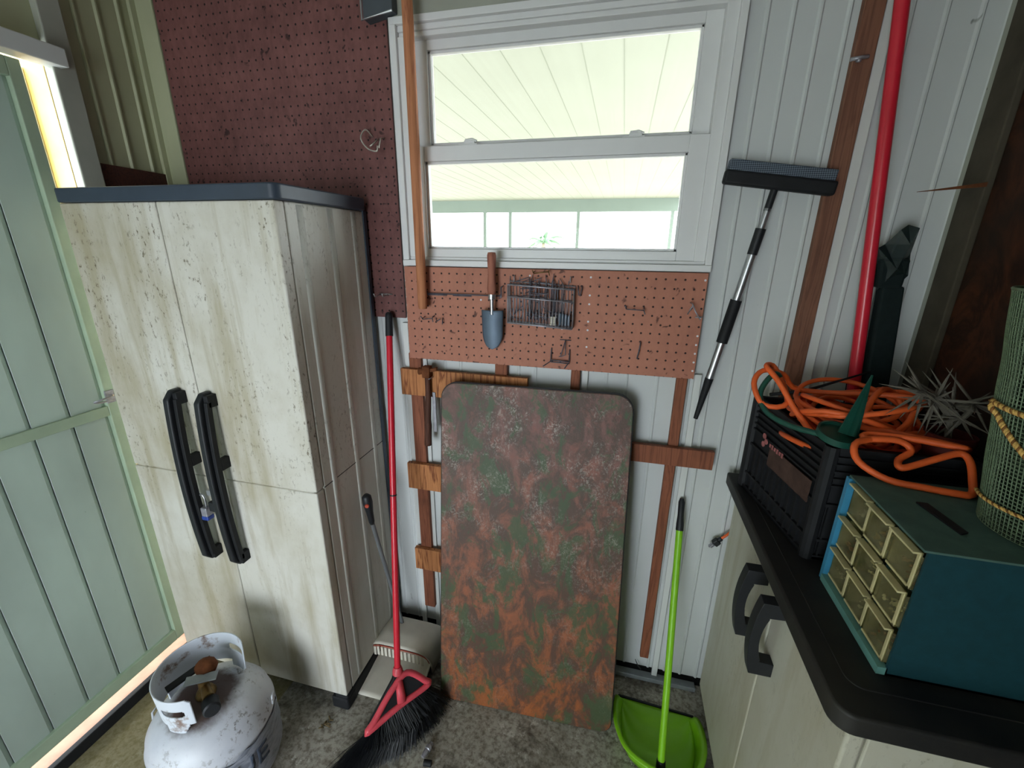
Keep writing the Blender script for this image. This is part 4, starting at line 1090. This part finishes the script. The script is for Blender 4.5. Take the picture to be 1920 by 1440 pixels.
# loop rising over the left corner, then the coils and the tail hanging over the organiser
cpts += [P_(.45, -.18, 1.22), P_(.395, -.20, 1.262), P_(.345, -.215, 1.272), P_(.323, -.24, 1.245), P_(.342, -.27, 1.205), P_(.39, -.27, 1.215), P_(.375, -.20, 1.275), P_(.350, -.215, 1.283), P_(.372, -.25, 1.255), P_(.405, -.29, 1.200), P_(.44, -.33, 1.165)]
cpts += [P_(.50, -.33, 1.18), P_(.56, -.26, 1.245), P_(.62, -.20, 1.24), P_(.655, -.25, 1.19), P_(.62, -.34, 1.185), P_(.56, -.37, 1.195), P_(.50, -.400, 1.196)]
cpts += [P_(.462, -.425, 1.192), P_(.462, -.450, 1.168), P_(.500, -.476, 1.150), P_(.550, -.492, 1.1495), P_(.590, -.500, 1.1495), P_(.612, -.500, 1.151), P_(.622, -.48, 1.165), P_(.626, -.455, 1.192), P_(.618, -.440, 1.200), P_(.585, -.445, 1.188), P_(.540, -.452, 1.168), P_(.528, -.450, 1.166), P_(.536, -.43, 1.172), P_(.560, -.415, 1.186), P_(.540, -.405, 1.200), P_(.49, -.400, 1.196), P_(.50, -.385, 1.200), P_(.56, -.40, 1.205), P_(.62, -.425, 1.206), P_(.632, -.43, 1.206)]
cpts += [P_(.60, -.405, 1.205), P_(.54, -.36, 1.20), P_(.47, -.30, 1.19), P_(.44, -.24, 1.185)]
cord = cd.tube(smoothpath(cpts, 4), .0062, 8).make('extension_cord', M['orange'], smooth=True)
tag(cord, 'tangled orange extension cord heaped in the milk crate and spilling over its edge', 'cord')
# second strands through the heap
cd = MB()
for j in range(5):
    pts = []
    for k in range(11):
        a = k * 2 * pi / 10 + j
        pts.append(P_(.53 + (.07 + .012 * j) * cos(a), -.24 + (.075 + .01 * j) * sin(a), 1.17 + .012 * j + .035 * sin(a + j * 2.1)))
    if j == 0: allp = pts
    else: allp += pts
tag(cd.tube(smoothpath(allp, 4), .0055, 8).make('extension_cord', M['orange'], smooth=True), 'second orange cord coiled inside the heap in the milk crate', 'cord')

tag(MB().tube(smoothpath([P_(.392, -.215, 1.245), P_(.372, -.222, 1.268), P_(.350, -.235, 1.252), P_(.336, -.255, 1.222), P_(.348, -.285, 1.192), P_(.385, -.325, 1.180), P_(.43, -.365, 1.182), P_(.470, -.375, 1.178), P_(.50, -.34, 1.17), P_(.49, -.29, 1.16)], 6), .0062, 10).make('hose', M['dkgreen'], smooth=True), 'short dark green hose looping over the left corner of the milk crate', 'hose')
t = thing('garden_stake', 'dark green plastic ground spike with round collar lying point up in the crate', 'stake', (.47, -.36, 1.17))
apex = P_(.505, -.335, 1.308); bc = P_(.470, -.376, 1.190); dv = (apex - bc).normalized(); su, sw = frame_of(dv)
sk = MB()
cr_ = Vector((1, .1, -.2)); cr_ = (cr_ - dv * cr_.dot(dv)).normalized(); cw = dv.cross(cr_)
for a_ in (cr_, cw):
    o_ = dv.cross(a_) * .0015
    sk.prism([bc + a_ * .020 - o_, bc - a_ * .020 - o_, apex - a_ * .001 - o_, apex + a_ * .001 - o_], o_ * 2)
sk.make('spike', M['dkgreen'], t)
MB().lathe([(.034, -.004), (.038, -.004), (.038, .010), (.034, .010), (.034, -.004)], P_(.455, -.372, 1.186), 32, axis=(0.05, -.25, 1)).lathe([(0, 0), (.034, 0), (.034, .003), (0, .003)], P_(.455, -.372, 1.186), 32, axis=(0.05, -.25, 1)).make('collar', M['dkgreen'], t, smooth='auto')
tag(MB().tube([P_(.385, -.17, 1.20), P_(.46, -.16, 1.212), P_(.60, -.14, 1.268)], [.0045, .004, .002], 8).make('thin_rod', M['black_dusty'], smooth=True), 'thin black rod lying across the orange cord at the back of the crate', 'rod')

# dark sleeve-wrapped post standing behind the crate
t = thing('wrapped_post', 'dark green foam post with crumpled translucent plastic top behind the crate', 'post', (.66, -.065, CT))
MB().hexa([(.652, -.078, CT + .001), (.715, -.078, CT + .001), (.715, -.045, CT + .001), (.652, -.045, CT + .001), (.608, -.078, 1.465), (.656, -.078, 1.465), (.656, -.048, 1.465), (.608, -.048, 1.465)]).make('post', M['foam'], t, bevel=.006)
MB().hexa([(.635, -.042, CT + .001), (.67, -.042, CT + .001), (.67, -.028, CT + .001), (.635, -.028, CT + .001), (.588, -.042, 1.43), (.606, -.042, 1.43), (.606, -.028, 1.43), (.588, -.028, 1.43)]).make('rear_board', M['foam'], t, bevel=.002)
fm = MB()
ow = [(.602, 1.455), (.584, 1.500), (.582, 1.552), (.603, 1.560), (.618, 1.592), (.640, 1.604), (.654, 1.596), (.660, 1.540), (.657, 1.490), (.646, 1.458)]
ctrf = fm.bm.verts.new((.622, -.090, 1.505)); ctrb = fm.bm.verts.new((.622, -.036, 1.505))
vs = [fm.bm.verts.new((a_, -.062 + .010 * ((k % 2) * 2 - 1), b_)) for k, (a_, b_) in enumerate(ow)]
c2 = fm.bm.verts.new((.640, -.080, 1.560))
for k in range(len(vs)):
    a_, b_ = vs[k], vs[(k + 1) % len(vs)]
    fm.bm.faces.new((a_, b_, c2 if 3 <= k <= 6 else ctrf)); fm.bm.faces.new((b_, a_, ctrb))
fm.bm.faces.new((vs[3], c2, ctrf)); fm.bm.faces.new((c2, vs[7], ctrf))
fm.make('plastic_wrap', M['film'], t)
MB().hexa([(.597, -.080, 1.46), (.650, -.080, 1.46), (.650, -.046, 1.46), (.597, -.046, 1.46), (.590, -.076, 1.53), (.655, -.076, 1.53), (.655, -.05, 1.53), (.590, -.05, 1.53)]).make('post_head', M['foam'], t, bevel=.008)

# pointed blade poking out from the right wall
tag(MB().hexa([(.612, -.105, 1.6685), (.612, -.104, 1.6685), (.612, -.104, 1.6695), (.612, -.105, 1.6695), (.7335, -.107, 1.677), (.7335, -.104, 1.677), (.7335, -.104, 1.686), (.7335, -.107, 1.686)]).make('pointed_stake', M['rust']), 'thin pointed brown stake jutting out from the brown right wall', 'stake')

# spiny plant in a pot standing inside the crate
t = thing('spiny_plant', 'dried grey spiny plant in a maroon pot at the back right of the crate', 'plant', (.655, -.34, CT + .01))
MB().lathe([(0, CT + .008), (.026, CT + .008), (.036, 1.17), (.040, 1.19), (.040, 1.205), (.034, 1.205), (.032, 1.18), (0, 1.18)], (.655, -.350, 0), 28).make('pot', M['pot'], t, smooth='auto')
sp = MB(); r6 = random.Random(9)
sp.tube(smoothpath([(.655, -.35, 1.18), (.650, -.348, 1.22), (.640, -.345, 1.255)], 4), .006, 7)
sp.tube(smoothpath([(.650, -.348, 1.23), (.622, -.350, 1.262), (.588, -.352, 1.285)], 4), .005, 7)
sp.tube(smoothpath([(.655, -.35, 1.22), (.67, -.352, 1.25), (.675, -.35, 1.27)], 4), .005, 7)
for cc, n_ in (((.645, -.348, 1.262), 20), ((.612, -.350, 1.272), 20), ((.588, -.352, 1.286), 14), ((.675, -.35, 1.268), 12), ((.662, -.352, 1.238), 10)):
    for k in range(n_):
        d = Vector((r6.gauss(-.35, .9), r6.gauss(-.2, .7), r6.gauss(.0, .8))).normalized(); L_ = r6.uniform(.040, .085)
        if cc[0] + d.x * L_ > .735: continue
        c0 = Vector(cc); sp.tube([c0, c0 + d * L_ * .45, c0 + d * L_], [.0022, .0027, .0003], 5)
sp.make('spines', M['spike'], t)

# roll of wire mesh with rope, standing on the organiser
RB, RT = Vector((.662, -.590, 1.1445)), Vector((.598, -.600, 1.500)); rax = (RT - RB).normalized(); RR = .083
t = thing('mesh_roll', 'upright roll of green wire mesh tied with rope, standing on the drawer organiser', 'mesh roll', RB)
ru, rw = frame_of(rax); RL = (RT - RB).length
# level bottom: shear so that the base is flat
def rp(a, z, r): return Vector((RB.x + (RT.x - RB.x) * z / RL + r * cos(a), RB.y + (RT.y - RB.y) * z / RL + r * sin(a), RB.z + (RT.z - RB.z) * z / RL))
def mesh_layer(r, n, mm, name):
    o = MB().grid(lambda u, v: rp(2 * pi * u, RL * v, r + .0015 * noise.noise(Vector((cos(u * 6.28) * 2, sin(u * 6.28) * 2, v * 5)))), n, mm, wrap=True).make(name, M['mesh_green'], t, recalc=False)
    q = o.modifiers.new('wires', 'WIREFRAME'); q.thickness = .0016; q.use_replace = True
    return o
mesh_layer(RR, 96, 58, 'outer_mesh'); mesh_layer(RR - .005, 90, 60, 'inner_mesh')
MB().grid(lambda u, v: rp(2 * pi * u, RL * (.002 + .97 * v), RR - .010), 64, 1, wrap=True).make('mesh_core', M['mesh_core'], t, smooth=True, solid=.002)
MB().tube([rp(2 * pi * k / 64, RL, RR) for k in range(64)], .0022, 6, closed=True).make('rim_wire', M['mesh_green'], t, smooth=True)
def rope(pts, r=.0032, tw=900):
    P2 = smoothpath(pts, 6); res = []
    for ph in (0, 2 * pi / 3, 4 * pi / 3):
        out = []; L_ = 0
        for i, p in enumerate(P2):
            d = (P2[min(i + 1, len(P2) - 1)] - P2[max(i - 1, 0)]).normalized(); u_, w_ = frame_of(d)
            if i: L_ += (p - P2[i - 1]).length
            out.append(p + (u_ * cos(L_ * tw + ph) + w_ * sin(L_ * tw + ph)) * r * .55)
        res.append(out)
    return res
RO = thing('rope', 'twisted straw-coloured rope tied around the roll of wire mesh', 'rope', rp(0, .2, RR))
ra, rb = MB(), MB()
Z = lambda z: (z - RB.z) / (RT.z - RB.z) * RL
ring1 = [rp(radians(a), Z(1.338 + .004 * sin(radians(a))), RR + .005) for a in range(160, 345, 4)]
diag = [rp(radians(165 + 14 * k / 3), Z(1.338 - .0068 * k), RR + .006 + (.004 if k == 1 else 0)) for k in range(0, 14)]
ring2 = [rp(radians(a), Z(1.188 + .002 * sin(radians(a) * 2)), RR + .004) for a in range(150, 345, 4)]
for pts in (ring1, diag, ring2):
    for i, s_ in enumerate(rope(pts, .0036 if pts is not ring2 else .0026, 620)): (rb if i == 2 else ra).tube(s_, .0021 if pts is not ring2 else .0014, 5)
ra.make('straw_strands', M['rope_a'], RO, smooth=True); rb.make('brown_strands', M['rope_b'], RO, smooth=True)

# ------------------------------------------------------------------ drawer organiser
t = thing('drawer_organizer', 'teal metal parts organiser with nine clear plastic drawers on the countertop', 'organizer', (.59, -.57, CT))
ox0, ox1, oy0, oy1, oz0, oz1 = .446, .735, -.678, -.458, CT + .001, 1.143
cs = MB().box(ox0 + .01, ox1, oy0, oy0 + .004, oz0, oz1 - .001).box(ox0 + .01, ox1, oy1 - .004, oy1, oz0, oz1 - .001).box(ox0 + .01, ox1, oy0, oy1, oz0, oz0 + .004).box(ox1 - .004, ox1, oy0, oy1, oz0, oz1 - .001)
cs.make('casing', M['tealdark'], t)
MB().box(ox0 + .004, ox1, oy0 - .0005, oy1, oz1 - .004, oz1).make('top_panel', M['tealtop'], t, bevel=.001, label='dusty grey-green top')
MB().box(ox0, ox0 + .012, oy1 - .010, oy1 + .0005, oz0, oz1 - .004).make('side_trim', M['tealblue'], t, label='bright blue front edge')
MB().box(ox0 - .002, ox0 + .012, oy0, oy1 - .010, oz0, oz0 + .014).make('bottom_trim', M['tealgreen'], t, label='pale teal lower edge')
dv_ = MB()
cw_ = (oy1 - .012 - oy0 - .004) / 3; rh = (oz1 - .006 - oz0 - .016) / 3
for k in range(1, 3):
    yy = oy0 + .004 + cw_ * k; dv_.box(ox0 + .012, ox1 - .01, yy - .001, yy + .001, oz0 + .016, oz1 - .005)
    zz = oz0 + .016 + rh * k; dv_.box(ox0 + .012, ox1 - .01, oy0 + .004, oy1 - .012, zz - .001, zz + .001)
dv_.make('divider_grid', M['tealdark'], t)
r7 = random.Random(4)
for i in range(3):
    for j in range(3):
        ya = oy0 + .004 + cw_ * i + .003; yb_ = ya + cw_ - .006; za = oz0 + .016 + rh * j + .0025; zb = za + rh - .006
        X = ox0 + .006 + r7.uniform(-.002, .004)
        d = MB().box(X, X + .002, ya, yb_, za, zb).box(X, X + .13, ya, ya + .0015, za, zb - .008).box(X, X + .13, yb_ - .0015, yb_, za, zb - .008).box(X, X + .13, ya, yb_, za, za + .0015)
        dr = d.make('drawer', M['clear'], t)
        MB().box(X - .011, X + .001, ya, yb_, zb - .0035, zb).box(X - .0015, X + .0015, ya, ya + .006, za, zb).box(X - .0015, X + .0015, ya, yb_, za, za + .004).make('drawer_pull', M['cream'], dr, bevel=.0008, label='yellowed drawer lip')
        cb = MB()
        for k in range(34):
            c0 = Vector((r7.uniform(X + .008, X + .05), r7.uniform(ya + .006, yb_ - .006), r7.uniform(za + .004, za + (.022 if (i + j) % 2 else .036)))); dd = Vector((r7.gauss(0, 1), r7.gauss(0, 1), r7.gauss(0, .5))).normalized() * r7.uniform(.003, .008)
            c1 = c0 + dd; c1.y = min(max(c1.y, ya + .004), yb_ - .004); c1.z = max(c1.z, za + .004); c1.x = max(c1.x, X + .006)
            cb.tube([c0, c1], r7.uniform(.0012, .0028), 6)
        cb.make('small_hardware', M[r7.choice(['steel', 'brass', 'rust', 'bone'])], dr)['kind'] = 'stuff'
tag(MB().hexa([(.512, -.540, oz1 + .0005), (.528, -.540, oz1 + .0005), (.537, -.618, oz1 + .0005), (.524, -.625, oz1 + .0005), (.512, -.540, oz1 + .003), (.528, -.540, oz1 + .003), (.537, -.618, oz1 + .003), (.524, -.625, oz1 + .003)]).make('pointed_strip', M['black_dusty']), 'flat dark pointed strip lying on top of the drawer organiser', 'strip')

# plug hanging between the wall and the base cabinet
t = thing('power_plug', 'black three-pin plug on an orange cord hanging between wall and base cabinet', 'plug', (.365, -.025, .645))
dd = Vector((-.62, 0, -.78)).normalized(); pc = Vector((.366, -.026, .646)); pu = Vector((dd.z, 0, -dd.x))
MB().obox(pc, dd * .010, Vector((0, .009, 0)), pu * .010).obox(pc - dd * .016, dd * .007, Vector((0, .006, 0)), pu * .006).make('plug_body', M['black'], t, bevel=.003)
pr = MB()
for k in (-1, 0, 1): pr.obox(pc + dd * (.018 if k else .021) + pu * .006 * k, dd * .008, Vector((0, .0022, 0)), pu * .0009 if k else pu * .0022)
pr.make('prongs', M['steel'], t)
MB().tube(smoothpath([pc - dd * .022, pc - dd * .034 + Vector((.004, 0, .004)), Vector((.405, -.020, .69)), Vector((.43, -.018, .74))], 5), .0042, 8).make('cord_end', M['orange'], t, smooth=True)
# twig caught at the wall's foot
tag(MB().tube([(.168, -.018, .078), (.180, -.020, .052), (.192, -.019, .036)], [.0012, .0020, .0026], 5).make('twig', M['black_dusty']), 'little dark twig at the foot of the wall behind the green dustpan', 'twig')
